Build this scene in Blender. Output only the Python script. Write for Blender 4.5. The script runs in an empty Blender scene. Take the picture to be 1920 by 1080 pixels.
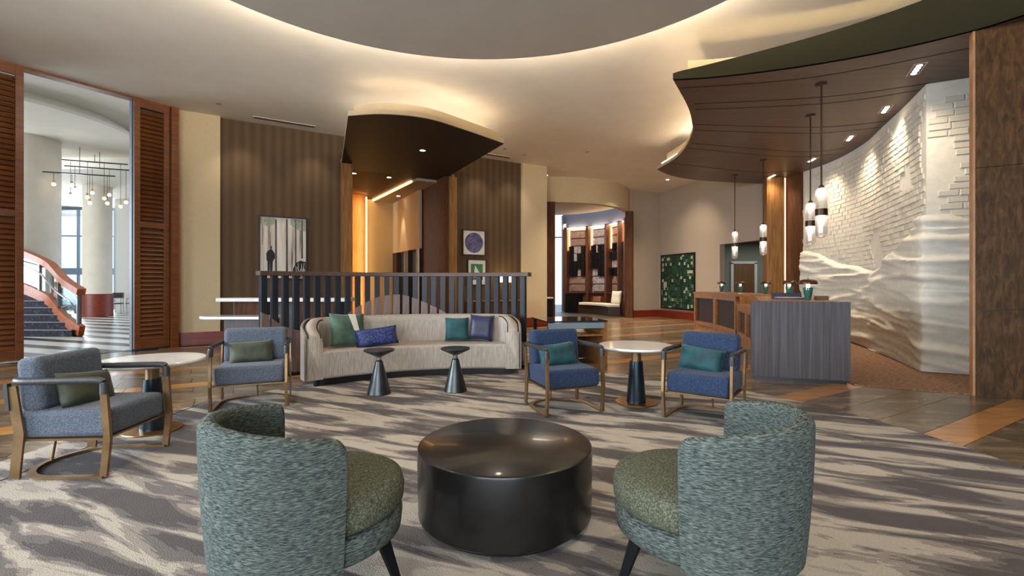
import bpy, bmesh, math, random
from mathutils import Vector, Matrix, noise as mnoise
random.seed(7)
PI = math.pi
SC = bpy.context.scene
COL = SC.collection

# ------------------------------------------------------------------ camera
cam_d = bpy.data.cameras.new('camera'); cam = bpy.data.objects.new('camera', cam_d); COL.objects.link(cam)
cam_d.sensor_width = 36.0; cam_d.lens = 16.5; cam_d.shift_y = -8.0/1920.0
cam_d.clip_start = 0.05; cam_d.clip_end = 200
cam.location = (0, 0, 1.32); cam.rotation_euler = (PI/2, 0, 0)
SC.camera = cam
# ------------------------------------------------------------------ world / view
w = bpy.data.worlds.new('world'); SC.world = w; w.use_nodes = True
bg = w.node_tree.nodes['Background']; bg.inputs[0].default_value = (0.62, 0.80, 1.0, 1); bg.inputs[1].default_value = 1.6
SC.view_settings.view_transform = 'Standard'; SC.view_settings.look = 'None'
SC.view_settings.gamma = 1.0; SC.view_settings.use_curve_mapping = False
SC.view_settings.exposure = 0.98
SC.cycles.max_bounces = 7; SC.cycles.diffuse_bounces = 4; SC.cycles.glossy_bounces = 3
SC.cycles.transmission_bounces = 4; SC.cycles.transparent_max_bounces = 8
SC.cycles.sample_clamp_indirect = 4.0; SC.cycles.caustics_reflective = False; SC.cycles.caustics_refractive = False
SC.cycles.use_denoising = True
WARM = (1.0, 0.74, 0.46); SOFT = (1.0, 0.84, 0.64); COOL = (0.80, 0.90, 1.0)

def light(name, kind, loc, energy, color, target=None, size=0.3, size_y=None, spot=60, blend=0.6, rad=0.05):
    d = bpy.data.lights.new(name, kind); d.energy = energy; d.color = color
    o = bpy.data.objects.new(name, d); COL.objects.link(o); o.location = loc
    if kind == 'AREA':
        d.size = size
        if size_y: d.shape = 'RECTANGLE'; d.size_y = size_y
    else: d.shadow_soft_size = rad
    if kind == 'SPOT': d.spot_size = math.radians(spot); d.spot_blend = blend
    if target is not None:
        v = Vector(target) - Vector(loc); o.rotation_euler = v.to_track_quat('-Z', 'Y').to_euler()
    return o
# daylight: the glazed walls of the lobby behind the viewer and the atrium's windows
for nm_, loc_, en_, col_, tg_, sx_, sy_ in (('daylight_left', (-10.3, 0.6, 2.5), 430, COOL, (0, 3.0, -1.6), 6.0, 3.6), ('daylight_back', (-1.5, -6.9, 2.4), 225, (0.88, 0.94, 1.0), (0, 3.0, -1.6), 8.0, 3.4)):
    light(nm_, 'AREA', loc_, en_, col_, tg_, sx_, sy_).data.spread = math.radians(125)
light('daylight_atrium', 'AREA', (-20.5, 24.6, 2.7), 1300, COOL, (-13.0, 12.0, 1.5), 9.0, 4.4)
light('daylight_atrium_side', 'AREA', (-19.5, 9.0, 2.8), 450, (0.85, 0.93, 1.0), (-11.0, 13.0, 2.0), 6.0, 4.0)

# ------------------------------------------------------------------ helpers
def lin(c): return tuple(((v/255.0)/12.92 if v/255.0 <= 0.04045 else ((v/255.0+0.055)/1.055)**2.4) for v in c) + (1.0,)
MATS = {}
def mat(name, c, c2=None, c3=None, scale=(1, 1, 1), ns=5.0, det=4.0, lo=0.35, hi=0.65, rough=0.5, metal=0.0, bump=0.0,
        coord='Object', rot=(0, 0, 0), dist=0.0, rand=0.0, emit=None, es=0.0, sheen=0.0, coat=0.0, spec=0.5, kind='noise',
        constant=False, bscale=None, rvar=0.0):
    m = bpy.data.materials.new(name); m.use_nodes = True; nt = m.node_tree; N = nt.nodes; L = nt.links
    b = N['Principled BSDF']
    b.inputs['Roughness'].default_value = rough; b.inputs['Metallic'].default_value = metal
    b.inputs['Specular IOR Level'].default_value = spec
    b.inputs['Coat Weight'].default_value = coat; b.inputs['Coat Roughness'].default_value = 0.08
    if sheen: b.inputs['Sheen Weight'].default_value = sheen; b.inputs['Sheen Roughness'].default_value = 0.4
    if emit: b.inputs['Emission Color'].default_value = tuple(emit) + (1,); b.inputs['Emission Strength'].default_value = es
    col = lin(c); b.inputs['Base Color'].default_value = col
    out = None; tex = None
    if c2 is not None or bump:
        if coord == 'pos':
            g = N.new('ShaderNodeNewGeometry'); src = g.outputs['Position']
        else:
            g = N.new('ShaderNodeTexCoord'); src = g.outputs[coord]
        mp = N.new('ShaderNodeMapping'); mp.inputs['Scale'].default_value = scale; mp.inputs['Rotation'].default_value = rot
        if rand and coord == 'pos':
            oi = N.new('ShaderNodeObjectInfo'); gi = N.new('ShaderNodeNewGeometry'); ad = N.new('ShaderNodeMath'); ad.operation = 'ADD'
            L.new(oi.outputs['Random'], ad.inputs[0]); L.new(gi.outputs['Random Per Island'], ad.inputs[1])
            ml = N.new('ShaderNodeMath'); ml.operation = 'MULTIPLY'; ml.inputs[1].default_value = 37.0
            L.new(ad.outputs[0], ml.inputs[0])
            va = N.new('ShaderNodeVectorMath'); va.operation = 'ADD'
            L.new(src, va.inputs[0]); L.new(ml.outputs[0], va.inputs[1]); src = va.outputs[0]
        L.new(src, mp.inputs['Vector'])
        if kind == 'wave':
            tex = N.new('ShaderNodeTexWave'); tex.inputs['Scale'].default_value = ns; tex.inputs['Distortion'].default_value = dist
            tex.inputs['Detail'].default_value = det; tex.inputs['Detail Scale'].default_value = 1.5
        else:
            tex = N.new('ShaderNodeTexNoise'); tex.inputs['Scale'].default_value = ns; tex.inputs['Detail'].default_value = det
            tex.inputs['Distortion'].default_value = dist; tex.inputs['Roughness'].default_value = 0.6
        L.new(mp.outputs[0], tex.inputs['Vector']); fac = tex.outputs['Fac']
        if c2 is not None:
            r = N.new('ShaderNodeValToRGB'); e = r.color_ramp.elements
            e[0].position = lo; e[0].color = col; e[1].position = hi; e[1].color = lin(c2)
            if c3 is not None:
                x = e.new((lo+hi)/2); x.color = lin(c3)
            if constant: r.color_ramp.interpolation = 'CONSTANT'
            L.new(fac, r.inputs[0]); out = r.outputs[0]
        if bump:
            bt = tex
            if bscale:
                bt = N.new('ShaderNodeTexNoise'); bt.inputs['Scale'].default_value = bscale; bt.inputs['Detail'].default_value = 3
                L.new(mp.outputs[0], bt.inputs['Vector'])
            bn = N.new('ShaderNodeBump'); bn.inputs['Strength'].default_value = bump; bn.inputs['Distance'].default_value = 0.01
            L.new(bt.outputs['Fac'], bn.inputs['Height']); L.new(bn.outputs[0], b.inputs['Normal'])
        if rvar:
            mr = N.new('ShaderNodeMapRange'); mr.inputs['To Min'].default_value = max(0.02, rough-rvar); mr.inputs['To Max'].default_value = rough+rvar
            L.new(fac, mr.inputs['Value']); L.new(mr.outputs[0], b.inputs['Roughness'])
    if rand:
        oi = N.new('ShaderNodeObjectInfo'); gi = N.new('ShaderNodeNewGeometry')
        ad = N.new('ShaderNodeMath'); ad.operation = 'ADD'; L.new(oi.outputs['Random'], ad.inputs[0]); L.new(gi.outputs['Random Per Island'], ad.inputs[1])
        fr = N.new('ShaderNodeMath'); fr.operation = 'FRACT'; L.new(ad.outputs[0], fr.inputs[0])
        mr = N.new('ShaderNodeMapRange'); mr.inputs['To Min'].default_value = 1-rand; mr.inputs['To Max'].default_value = 1+rand
        L.new(fr.outputs[0], mr.inputs['Value'])
        hs = N.new('ShaderNodeHueSaturation'); L.new(mr.outputs[0], hs.inputs['Value'])
        if out is not None: L.new(out, hs.inputs['Color'])
        else: hs.inputs['Color'].default_value = col
        out = hs.outputs[0]
    if out is not None: L.new(out, b.inputs['Base Color'])
    MATS[name] = m
    return m

def thin_glass(name, tint, mixf=0.12, rough=0.02, glow=0.0):
    m = bpy.data.materials.new(name); m.use_nodes = True; nt = m.node_tree; N = nt.nodes; L = nt.links
    N.remove(N['Principled BSDF']); o = N['Material Output']
    t = N.new('ShaderNodeBsdfTransparent'); t.inputs[0].default_value = tuple(tint)+(1,)
    g = N.new('ShaderNodeBsdfGlossy'); g.inputs['Roughness'].default_value = rough
    lw = N.new('ShaderNodeLayerWeight'); lw.inputs[0].default_value = 0.35
    mr = N.new('ShaderNodeMapRange'); mr.inputs['To Min'].default_value = mixf; mr.inputs['To Max'].default_value = 0.75
    L.new(lw.outputs['Facing'], mr.inputs['Value'])
    mx = N.new('ShaderNodeMixShader'); L.new(mr.outputs[0], mx.inputs[0]); L.new(t.outputs[0], mx.inputs[1]); L.new(g.outputs[0], mx.inputs[2])
    L.new(mx.outputs[0], o.inputs['Surface'])
    return m

class MB:
    def __init__(s): s.v = []; s.f = []
    def add(s, vs, fs):
        n = len(s.v); s.v += [tuple(p) for p in vs]; s.f += [tuple(i+n for i in f) for f in fs]; return s
    def box(s, c, d, rz=0.0, rx=0.0, ry=0.0):
        hx, hy, hz = d[0]/2, d[1]/2, d[2]/2
        M = Matrix.Translation(Vector(c)) @ Matrix.Rotation(rz, 4, 'Z') @ Matrix.Rotation(ry, 4, 'Y') @ Matrix.Rotation(rx, 4, 'X')
        vs = [M @ Vector((x, y, z)) for z in (-hz, hz) for x, y in ((-hx, -hy), (hx, -hy), (hx, hy), (-hx, hy))]
        return s.add(vs, [(3, 2, 1, 0), (4, 5, 6, 7), (0, 1, 5, 4), (1, 2, 6, 5), (2, 3, 7, 6), (3, 0, 4, 7)])
    def prism(s, poly, z0, z1, z1s=None):
        n = len(poly)
        a = sum(poly[i][0]*poly[(i+1) % n][1]-poly[(i+1) % n][0]*poly[i][1] for i in range(n))
        if a < 0:
            poly = poly[::-1]
            if z1s: z1s = z1s[::-1]
        vs = [(x, y, z0) for x, y in poly] + [(x, y, (z1s[i] if z1s else z1)) for i, (x, y) in enumerate(poly)]
        fs = [tuple(range(n-1, -1, -1)), tuple(range(n, 2*n))] + [(i, (i+1) % n, n+(i+1) % n, n+i) for i in range(n)]
        return s.add(vs, fs)
    def lathe(s, prof, seg=32, c=(0, 0, 0)):
        vs = []; fs = []; n = len(prof)
        for k in range(seg):
            a = 2*PI*k/seg
            for r, z in prof: vs.append((c[0]+max(r, 1e-4)*math.cos(a), c[1]+max(r, 1e-4)*math.sin(a), c[2]+z))
        for k in range(seg):
            k2 = (k+1) % seg
            for i in range(n-1): fs.append((k*n+i, k2*n+i, k2*n+i+1, k*n+i+1))
        if prof[0][0] > 1e-3: fs.append(tuple(k*n for k in range(seg-1, -1, -1)))
        if prof[-1][0] > 1e-3: fs.append(tuple(k*n+n-1 for k in range(seg)))
        return s.add(vs, fs)
    def sweep(s, path, sec, up=(0, 0, 1), closed=False):
        """sec: list of (a,b): a along side vector, b along up-ish vector"""
        P = [Vector(p) for p in path]; n = len(P); m = len(sec); vs = []; U0 = Vector(up)
        for i in range(n):
            if closed: t = P[(i+1) % n]-P[i-1]
            else: t = P[min(i+1, n-1)]-P[max(i-1, 0)]
            t.normalize(); U = U0
            if abs(t.dot(U)) > 0.95: U = Vector((0, 1, 0)) if abs(t.y) < .9 else Vector((1, 0, 0))
            sd = t.cross(U).normalized(); u = sd.cross(t).normalized()
            for a, b in sec: vs.append(P[i]+sd*a+u*b)
        fs = []
        for i in range(n if closed else n-1):
            j = (i+1) % n
            for k in range(m): k2 = (k+1) % m; fs.append((i*m+k, i*m+k2, j*m+k2, j*m+k))
        if not closed: fs += [tuple(range(m-1, -1, -1)), tuple((n-1)*m+k for k in range(m))]
        return s.add(vs, fs)
    def tube(s, path, r, seg=10, closed=False, up=(0, 0, 1)):
        return s.sweep(path, [(r*math.cos(2*PI*k/seg), r*math.sin(2*PI*k/seg)) for k in range(seg)], up, closed)
    def sphere(s, c, r, seg=16, rings=8, sz=1.0):
        return s.lathe([(r*math.sin(PI*i/rings), -r*sz*math.cos(PI*i/rings)) for i in range(rings+1)], seg, c)
    def mesh(s, name, m, smooth=None):
        me = bpy.data.meshes.new(name); me.from_pydata(s.v, [], s.f)
        bm = bmesh.new(); bm.from_mesh(me); bmesh.ops.recalc_face_normals(bm, faces=bm.faces); bm.to_mesh(me); bm.free()
        if m: me.materials.append(m)
        if smooth is not None:
            me.polygons.foreach_set('use_smooth', [True]*len(me.polygons)); me.set_sharp_from_angle(angle=math.radians(smooth))
        return me
    def build(s, name, m, parent=None, smooth=None, loc=None, rz=0.0, bevel=0.0, seg=2, sub=0):
        o = bpy.data.objects.new(name, s.mesh(name, m, smooth)); COL.objects.link(o)
        if parent: o.parent = parent
        if loc: o.location = loc
        if rz: o.rotation_euler = (0, 0, rz)
        if bevel:
            b = o.modifiers.new('bevel', 'BEVEL'); b.width = bevel; b.segments = seg; b.limit_method = 'ANGLE'; b.angle_limit = math.radians(40)
        if sub:
            q = o.modifiers.new('sub', 'SUBSURF'); q.levels = sub; q.render_levels = sub
        return o

def tag(o, label=None, cat=None, group=None, kind=None):
    if label: o['label'] = label
    if cat: o['category'] = cat
    if group: o['group'] = group
    if kind: o['kind'] = kind
    return o
def empty(name, loc=(0, 0, 0), rz=0.0, label=None, cat=None, group=None, kind=None):
    o = bpy.data.objects.new(name, None); COL.objects.link(o); o.location = loc; o.rotation_euler = (0, 0, rz); o.empty_display_size = 0.1
    return tag(o, label, cat, group, kind)
KIDS = {}
def copy_tree(o, parent=None):
    c = o.copy(); COL.objects.link(c)
    if parent: c.parent = parent
    for ch in [x for x in list(bpy.data.objects) if x.parent == o]: copy_tree(ch, c)
    return c
def inst(name, me, parent, loc, rz=0.0, rot=None, scale=None):
    o = bpy.data.objects.new(name, me); COL.objects.link(o); o.parent = parent; o.location = loc
    o.rotation_euler = rot if rot else (0, 0, rz)
    if scale: o.scale = scale
    return o
def face(fx, fy): return math.atan2(fx, -fy)       # local front is -y
def spline(pts, n=8, closed=False):
    P = [Vector(p).to_3d() if len(p) == 2 else Vector(p) for p in pts]; out = []; m = len(P)
    for i in range(m if closed else m-1):
        if closed: a, b, c, d = P[i-1], P[i], P[(i+1) % m], P[(i+2) % m]
        else: a, b, c, d = P[max(i-1, 0)], P[i], P[i+1], P[min(i+2, m-1)]
        for k in range(n):
            t = k/n
            out.append(0.5*((2*b)+(c-a)*t+(2*a-5*b+4*c-d)*t*t+(3*b-a-3*c+d)*t**3))
    if not closed: out.append(P[-1])
    return out
def xy(ps): return [(p[0], p[1]) for p in ps]
def circ(cx, cy, r, n=64, a0=0.0, a1=2*PI, full=True):
    k = n if full else n+1
    return [(cx+r*math.cos(a0+(a1-a0)*i/n), cy+r*math.sin(a0+(a1-a0)*i/n)) for i in range(k)]
def wall(name, p0, p1, z0, z1, t, m, kind='structure', label=None, parent=None, off=0.0):
    """wall whose room face runs p0->p1; the body lies to the left of that direction"""
    d = Vector((p1[0]-p0[0], p1[1]-p0[1])); Ln = d.length; a = math.atan2(d.y, d.x)
    mb = MB().box((Ln/2, t/2-off, (z0+z1)/2), (Ln, t, z1-z0))
    o = mb.build(name, m, parent, loc=(p0[0], p0[1], 0), rz=a)
    if not parent: tag(o, label, None, None, kind)
    return o

# ------------------------------------------------------------------ materials
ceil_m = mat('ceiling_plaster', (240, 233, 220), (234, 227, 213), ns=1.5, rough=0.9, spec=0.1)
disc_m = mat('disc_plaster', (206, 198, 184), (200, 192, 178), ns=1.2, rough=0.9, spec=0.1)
cream_m = mat('cream_wallcovering', (206, 186, 150), (192, 171, 136), scale=(60, 60, 4), ns=3, rough=0.85, bump=0.1, spec=0.2)
taupe_m = mat('taupe_wallcovering', (178, 162, 144), (165, 149, 132), scale=(60, 60, 4), ns=3, rough=0.85, bump=0.1, spec=0.2)
brownwall_m = mat('striped_brown_wallcovering', (82, 65, 47), (92, 74, 55), scale=(1, 0.02, 0.02), ns=1.5, rough=0.62, bump=0.0, kind='wave', det=1, dist=0.25, spec=0.12, lo=0.15, hi=0.9)
louver_m = mat('cherry_wood', (124, 70, 30), (92, 48, 18), scale=(1.2, 8, 8), ns=3, rough=0.42, rand=0.12)
cherry_base_m = mat('cherry_baseboard', (128, 46, 20), (100, 34, 14), scale=(1, 8, 8), ns=2, rough=0.4)
gold_m = mat('honey_wood', (150, 104, 50), (112, 72, 30), scale=(9, 9, 0.7), ns=2.4, rough=0.45)
counter_m = mat('oak_counter', (160, 110, 62), (130, 84, 44), scale=(5, 5, 5), ns=2.4, rough=0.4)
darkwood_m = mat('dark_walnut', (62, 40, 26), (40, 24, 16), scale=(8, 8, 0.8), ns=3, rough=0.4)
midwood_m = mat('mid_walnut', (96, 60, 36), (70, 42, 25), scale=(8, 8, 0.8), ns=3, rough=0.65, spec=0.15)
canopy_m = mat('canopy_soffit_brown', (98, 74, 61), (86, 63, 52), scale=(1, 8, 1), ns=1.5, rough=0.45)
canopydark_m = mat('canopy_dark_bronze', (44, 33, 24), (37, 28, 20), ns=1, rough=0.6, spec=0.25)
fascia_m = mat('canopy_fascia_tan', (168, 146, 112), rough=0.6)
fasciadark_m = mat('canopy_fascia_dark', (40, 38, 28), rough=0.9, spec=0.0)
groove_m = mat('groove_dark', (26, 18, 14), rough=0.8)
white_m = mat('white_plaster', (226, 219, 204), (216, 208, 192), ns=9, rough=0.75, bump=0.25, bscale=30, spec=0.2, coord='Object')
brick_m = mat('white_brick', (222, 214, 198), (208, 200, 184), ns=14, rough=0.8, bump=0.4, bscale=40, rand=0.04, spec=0.2)
trav_m = mat('brown_travertine', (88, 63, 38), (52, 36, 20), c3=(70, 49, 28), scale=(6.0, 6.0, 1.6), ns=3.4, det=8, rough=0.5, spec=0.15, bump=0.12, dist=0.6)
travedge_m = mat('travertine_edge', (176, 128, 84), (150, 104, 66), ns=4, rough=0.5)
slate_m = mat('grey_wood_stone', (70, 66, 66), (96, 92, 94), c3=(82, 78, 80), scale=(16, 16, 0.35), ns=2.0, det=8, rough=0.5, spec=0.2, dist=0.25, bump=0.1)
tile_m = mat('brown_stone_tile', (142, 122, 98), (88, 74, 58), c3=(116, 98, 78), scale=(0.6, 1.7, 1), rot=(0, 0, -0.53), ns=2.2, det=7, dist=1.1, rough=0.22, rand=0.16, coord='pos', rvar=0.05)
strip_m = mat('tan_stone_strip', (198, 142, 84), (170, 116, 64), scale=(0.7, 3.0, 1), rot=(0, 0, -0.53), ns=2.4, det=6, dist=0.5, rough=0.18, rand=0.12, coord='pos', rvar=0.05)
grout_m = mat('dark_grout', (52, 44, 36), (62, 54, 44), ns=2, rough=0.5, coord='pos')
atr_dark_m = mat('atrium_dark_stone', (34, 32, 36), (48, 46, 50), ns=1.5, rough=0.32, spec=0.12, coord='pos')
atr_white_m = mat('atrium_pale_stone', (206, 198, 186), (190, 182, 170), ns=1.5, rough=0.3, spec=0.12, coord='pos')
carpet_m = mat('service_carpet', (158, 120, 90), (92, 64, 46), scale=(7, 24, 1), rot=(0, 0, 0.3), ns=2.2, det=2, rough=0.95, coord='pos', bump=0.5)
black_m = mat('black_satin', (16, 15, 15), rough=0.35)
blackwood_m = mat('black_wood', (12, 12, 14), rough=0.6, spec=0.15)
drum_m = mat('black_bronze_drum', (24, 22, 21), (30, 28, 27), ns=4, rough=0.3, metal=0.3, coat=0.2)
drumtop_m = mat('black_gloss_top', (14, 12, 11), rough=0.1, coat=0.4)
pewter_m = mat('dark_pewter', (78, 82, 82), (66, 69, 69), ns=6, rough=0.34, metal=0.85)
bronze_m = mat('aged_bronze', (150, 120, 84), (126, 98, 64), ns=6, rough=0.38, metal=0.75)
brass_m = mat('warm_brass', (176, 128, 66), rough=0.3, metal=0.9)
leather_m = mat('dark_grey_leather', (58, 56, 56), (46, 44, 44), ns=60, rough=0.45, bump=0.15)
marble_m = mat('white_marble', (242, 238, 232), (230, 224, 216), ns=2.5, det=8, dist=1.2, rough=0.12)
teal_tube_m = mat('dark_teal_metal', (16, 34, 44), rough=0.3, metal=0.3, coat=0.3)
daylit_blue_m = mat('daylit_blue_tweed', (112, 120, 132), (62, 68, 78), scale=(40, 40, 120), ns=2.4, det=3, rough=0.95, bump=0.5, sheen=0.15, spec=0.15)  # same fabric as the royal blue, with window light mixed into the colour
royal_m = mat('royal_blue_tweed', (62, 78, 108), (30, 38, 58), scale=(40, 40, 120), ns=2.4, det=3, rough=0.95, bump=0.5, sheen=0.1, spec=0.15)
tub_m = mat('green_grey_tweed', (124, 131, 124), (44, 50, 50), c3=(84, 92, 87), scale=(19, 19, 175), ns=2.2, det=4, lo=0.36, hi=0.64, rough=0.95, bump=0.6, spec=0.1)
tubseat_m = mat('green_grey_tweed_seat', (128, 130, 108), (50, 53, 44), c3=(88, 90, 75), scale=(60, 60, 60), ns=2.2, det=4, lo=0.3, hi=0.7, rough=0.95, bump=0.6, spec=0.1)
sofa_m = mat('oatmeal_linen', (190, 178, 164), (142, 132, 122), c3=(170, 158, 146), scale=(60, 60, 3.5), ns=2.2, det=3, lo=0.3, hi=0.7, rough=0.9, bump=0.2, spec=0.15)
sofaout_m = mat('grey_boucle', (160, 148, 134), (108, 100, 92), scale=(50, 50, 70), ns=2.4, det=3, rough=0.95, bump=0.4, spec=0.1)
greenv_m = mat('sage_green_velvet', (78, 104, 84), (48, 70, 56), ns=5, rough=0.75, sheen=0.12)
olive_m = mat('olive_green_velvet', (74, 78, 58), (46, 52, 38), ns=6, rough=0.7, sheen=0.12)
tealv_m = mat('teal_velvet', (22, 84, 88), (12, 52, 58), ns=6, rough=0.7, sheen=0.1)
navy_m = mat('navy_satin', (32, 36, 76), (20, 22, 50), ns=5, rough=0.45, sheen=0.2)
navyq_m = mat('quilted_navy', (18, 32, 86), (70, 88, 148), scale=(30, 30, 46), ns=1.2, det=1, lo=0.45, hi=0.75, rough=0.5, bump=0.8)
ivory_m = mat('ivory_cloth', (226, 220, 206), (212, 205, 190), ns=8, rough=0.85)
slat_m = mat('blue_black_lacquer', (32, 38, 48), (25, 30, 39), scale=(8, 8, 1), ns=3, rough=0.4, spec=0.35)
board_m = mat('mauve_brown_wood', (132, 108, 98), (102, 82, 76), scale=(10, 10, 1), ns=2.6, rough=0.5, rand=0.1)
rail_m = mat('grey_brown_rail', (92, 70, 58), (74, 56, 46), scale=(1, 9, 9), ns=2, rough=0.45)
alcove_m = mat('grey_green_paint', (118, 122, 112), rough=0.85)
doorw_m = mat('door_veneer', (110, 74, 40), (92, 60, 32), scale=(9, 9, 0.8), ns=2.5, rough=0.5)
trimw_m = mat('pale_trim', (196, 192, 182), rough=0.6)
bluewall_m = mat('slate_blue_wall', (92, 98, 120), rough=0.85)
marbleblk_m = mat('grey_marble_panel', (176, 168, 172), (110, 100, 108), ns=7, det=7, dist=1.5, rough=0.35, rand=0.15)
brownblk_m = mat('mauve_stone_panel', (150, 122, 112), (112, 88, 82), ns=6, det=6, dist=1.2, rough=0.4, rand=0.12)
shelfwood_m = mat('shelf_walnut', (98, 58, 40), (76, 42, 28), scale=(8, 8, 0.8), ns=3, rough=0.4)
window_m = thin_glass('window_glass', (0.94, 0.98, 1.0), 0.06)
pend_m = bpy.data.materials.new('pendant_glass'); pend_m.use_nodes = True
def _pend():
    nt = pend_m.node_tree; N = nt.nodes; L = nt.links; N.remove(N['Principled BSDF']); o = N['Material Output']
    t = N.new('ShaderNodeBsdfTransparent'); g = N.new('ShaderNodeBsdfGlossy'); g.inputs['Roughness'].default_value = 0.12
    tr = N.new('ShaderNodeBsdfTranslucent'); tr.inputs[0].default_value = (1, 0.97, 0.92, 1)
    m1 = N.new('ShaderNodeMixShader'); m1.inputs[0].default_value = 0.22; L.new(t.outputs[0], m1.inputs[1]); L.new(tr.outputs[0], m1.inputs[2])
    lw = N.new('ShaderNodeLayerWeight'); lw.inputs[0].default_value = 0.5
    m2 = N.new('ShaderNodeMixShader'); mr = N.new('ShaderNodeMapRange'); mr.inputs['To Max'].default_value = 0.6; mr.inputs['To Min'].default_value = 0.06
    L.new(lw.outputs['Facing'], mr.inputs['Value']); L.new(mr.outputs[0], m2.inputs[0]); L.new(m1.outputs[0], m2.inputs[1]); L.new(g.outputs[0], m2.inputs[2]); L.new(m2.outputs[0], o.inputs['Surface'])
_pend()
railglass_m = thin_glass('stair_glass', (0.86, 0.94, 0.92), 0.08)
steel_m = mat('brushed_steel', (170, 174, 178), rough=0.25, metal=0.95)
alu_m = mat('window_frame_grey', (104, 118, 132), rough=0.4, metal=0.3)
stairtread_m = mat('dark_stair_carpet', (34, 32, 40), (92, 90, 100), ns=9, det=6, dist=2, lo=0.52, hi=0.72, rough=0.9)
orangewood_m = mat('orange_stair_wood', (180, 92, 38), (150, 70, 26), scale=(3, 3, 3), ns=3, rough=0.35)
column_m = mat('column_plaster', (216, 204, 186), (208, 196, 178), ns=2, rough=0.8)
shade_m = mat('lamp_shade_glow', (240, 214, 150), rough=0.8, emit=(1.0, 0.72, 0.32), es=2.2)
led_m = mat('led_strip_warm', (255, 200, 120), emit=(1.0, 0.60, 0.20), es=9.0)
ledsoft_m = mat('led_strip_soft', (255, 225, 180), emit=(1.0, 0.80, 0.54), es=11.0)
ledcove_m = mat('led_strip_cove', (255, 230, 190), emit=(1.0, 0.83, 0.60), es=8.0)
leddisc_m = mat('led_strip_disc', (255, 230, 190), emit=(1.0, 0.88, 0.72), es=118.0)
ledgold_m = mat('led_strip_gold', (255, 225, 140), emit=(1.0, 0.78, 0.36), es=7.0)
bulb_m = mat('bulb_glow', (255, 240, 215), emit=(1.0, 0.84, 0.60), es=12.0)
pbulb_m = mat('pendant_bulb_glow', (255, 240, 215), emit=(1.0, 0.86, 0.68), es=7.0)
downl_m = mat('downlight_glow', (255, 240, 220), emit=(1.0, 0.86, 0.66), es=12.0)
chand_m = mat('chandelier_bulb_glow', (255, 245, 225), emit=(1.0, 0.88, 0.68), es=4.0)
grey_m = mat('vent_grey', (150, 144, 134), rough=0.6)

# rug: camouflage-like bands drawn out along one diagonal
def rug_material():
    m = bpy.data.materials.new('rug_pile'); m.use_nodes = True; nt = m.node_tree; N = nt.nodes; L = nt.links
    b = N['Principled BSDF']; b.inputs['Roughness'].default_value = 0.95; b.inputs['Specular IOR Level'].default_value = 0.1
    g = N.new('ShaderNodeNewGeometry'); rt = N.new('ShaderNodeVectorRotate'); rt.rotation_type = 'Z_AXIS'; rt.inputs['Angle'].default_value = 0.40
    L.new(g.outputs['Position'], rt.inputs['Vector'])
    mp = N.new('ShaderNodeMapping'); mp.inputs['Scale'].default_value = (0.62, 3.0, 1.0); L.new(rt.outputs[0], mp.inputs['Vector'])
    n1 = N.new('ShaderNodeTexNoise'); n1.inputs['Scale'].default_value = 1.8; n1.inputs['Detail'].default_value = 6.0; n1.inputs['Roughness'].default_value = 0.52; n1.inputs['Distortion'].default_value = 0.55
    L.new(mp.outputs[0], n1.inputs['Vector'])
    r1 = N.new('ShaderNodeValToRGB'); r1.color_ramp.interpolation = 'CONSTANT'
    e = r1.color_ramp.elements; e[0].position = 0; e[0].color = lin((90, 85, 85)); e[1].position = 0.44; e[1].color = lin((112, 106, 103))
    for p, c in ((0.495, (146, 137, 129)), (0.535, (176, 167, 154)), (0.64, (158, 149, 139))):
        x = e.new(p); x.color = lin(c)
    L.new(n1.outputs['Fac'], r1.inputs[0])
    n2 = N.new('ShaderNodeTexNoise'); n2.inputs['Scale'].default_value = 2.2; n2.inputs['Detail'].default_value = 5
    mp2 = N.new('ShaderNodeMapping'); mp2.inputs['Scale'].default_value = (3.0, 0.8, 1); mp2.inputs['Rotation'].default_value = (0, 0, 0.5)
    L.new(g.outputs['Position'], mp2.inputs['Vector']); L.new(mp2.outputs[0], n2.inputs['Vector'])
    n3 = N.new('ShaderNodeTexNoise'); n3.inputs['Scale'].default_value = 140; n3.inputs['Detail'].default_value = 2; L.new(g.outputs['Position'], n3.inputs['Vector'])
    a = N.new('ShaderNodeMath'); a.operation = 'MULTIPLY_ADD'; a.inputs[1].default_value = 0.35; L.new(n2.outputs['Fac'], a.inputs[0]); L.new(n3.outputs['Fac'], a.inputs[2])
    mr = N.new('ShaderNodeMapRange'); mr.inputs['From Min'].default_value = 0.45; mr.inputs['From Max'].default_value = 0.9; mr.inputs['To Min'].default_value = 0.82; mr.inputs['To Max'].default_value = 1.14
    L.new(a.outputs[0], mr.inputs['Value'])
    hs = N.new('ShaderNodeHueSaturation'); L.new(r1.outputs[0], hs.inputs['Color']); L.new(mr.outputs[0], hs.inputs['Value']); L.new(hs.outputs[0], b.inputs['Base Color'])
    bn = N.new('ShaderNodeBump'); bn.inputs['Strength'].default_value = 0.4; bn.inputs['Distance'].default_value = 0.01; L.new(n3.outputs['Fac'], bn.inputs['Height']); L.new(bn.outputs[0], b.inputs['Normal'])
    return m
rug_m = rug_material()

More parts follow.
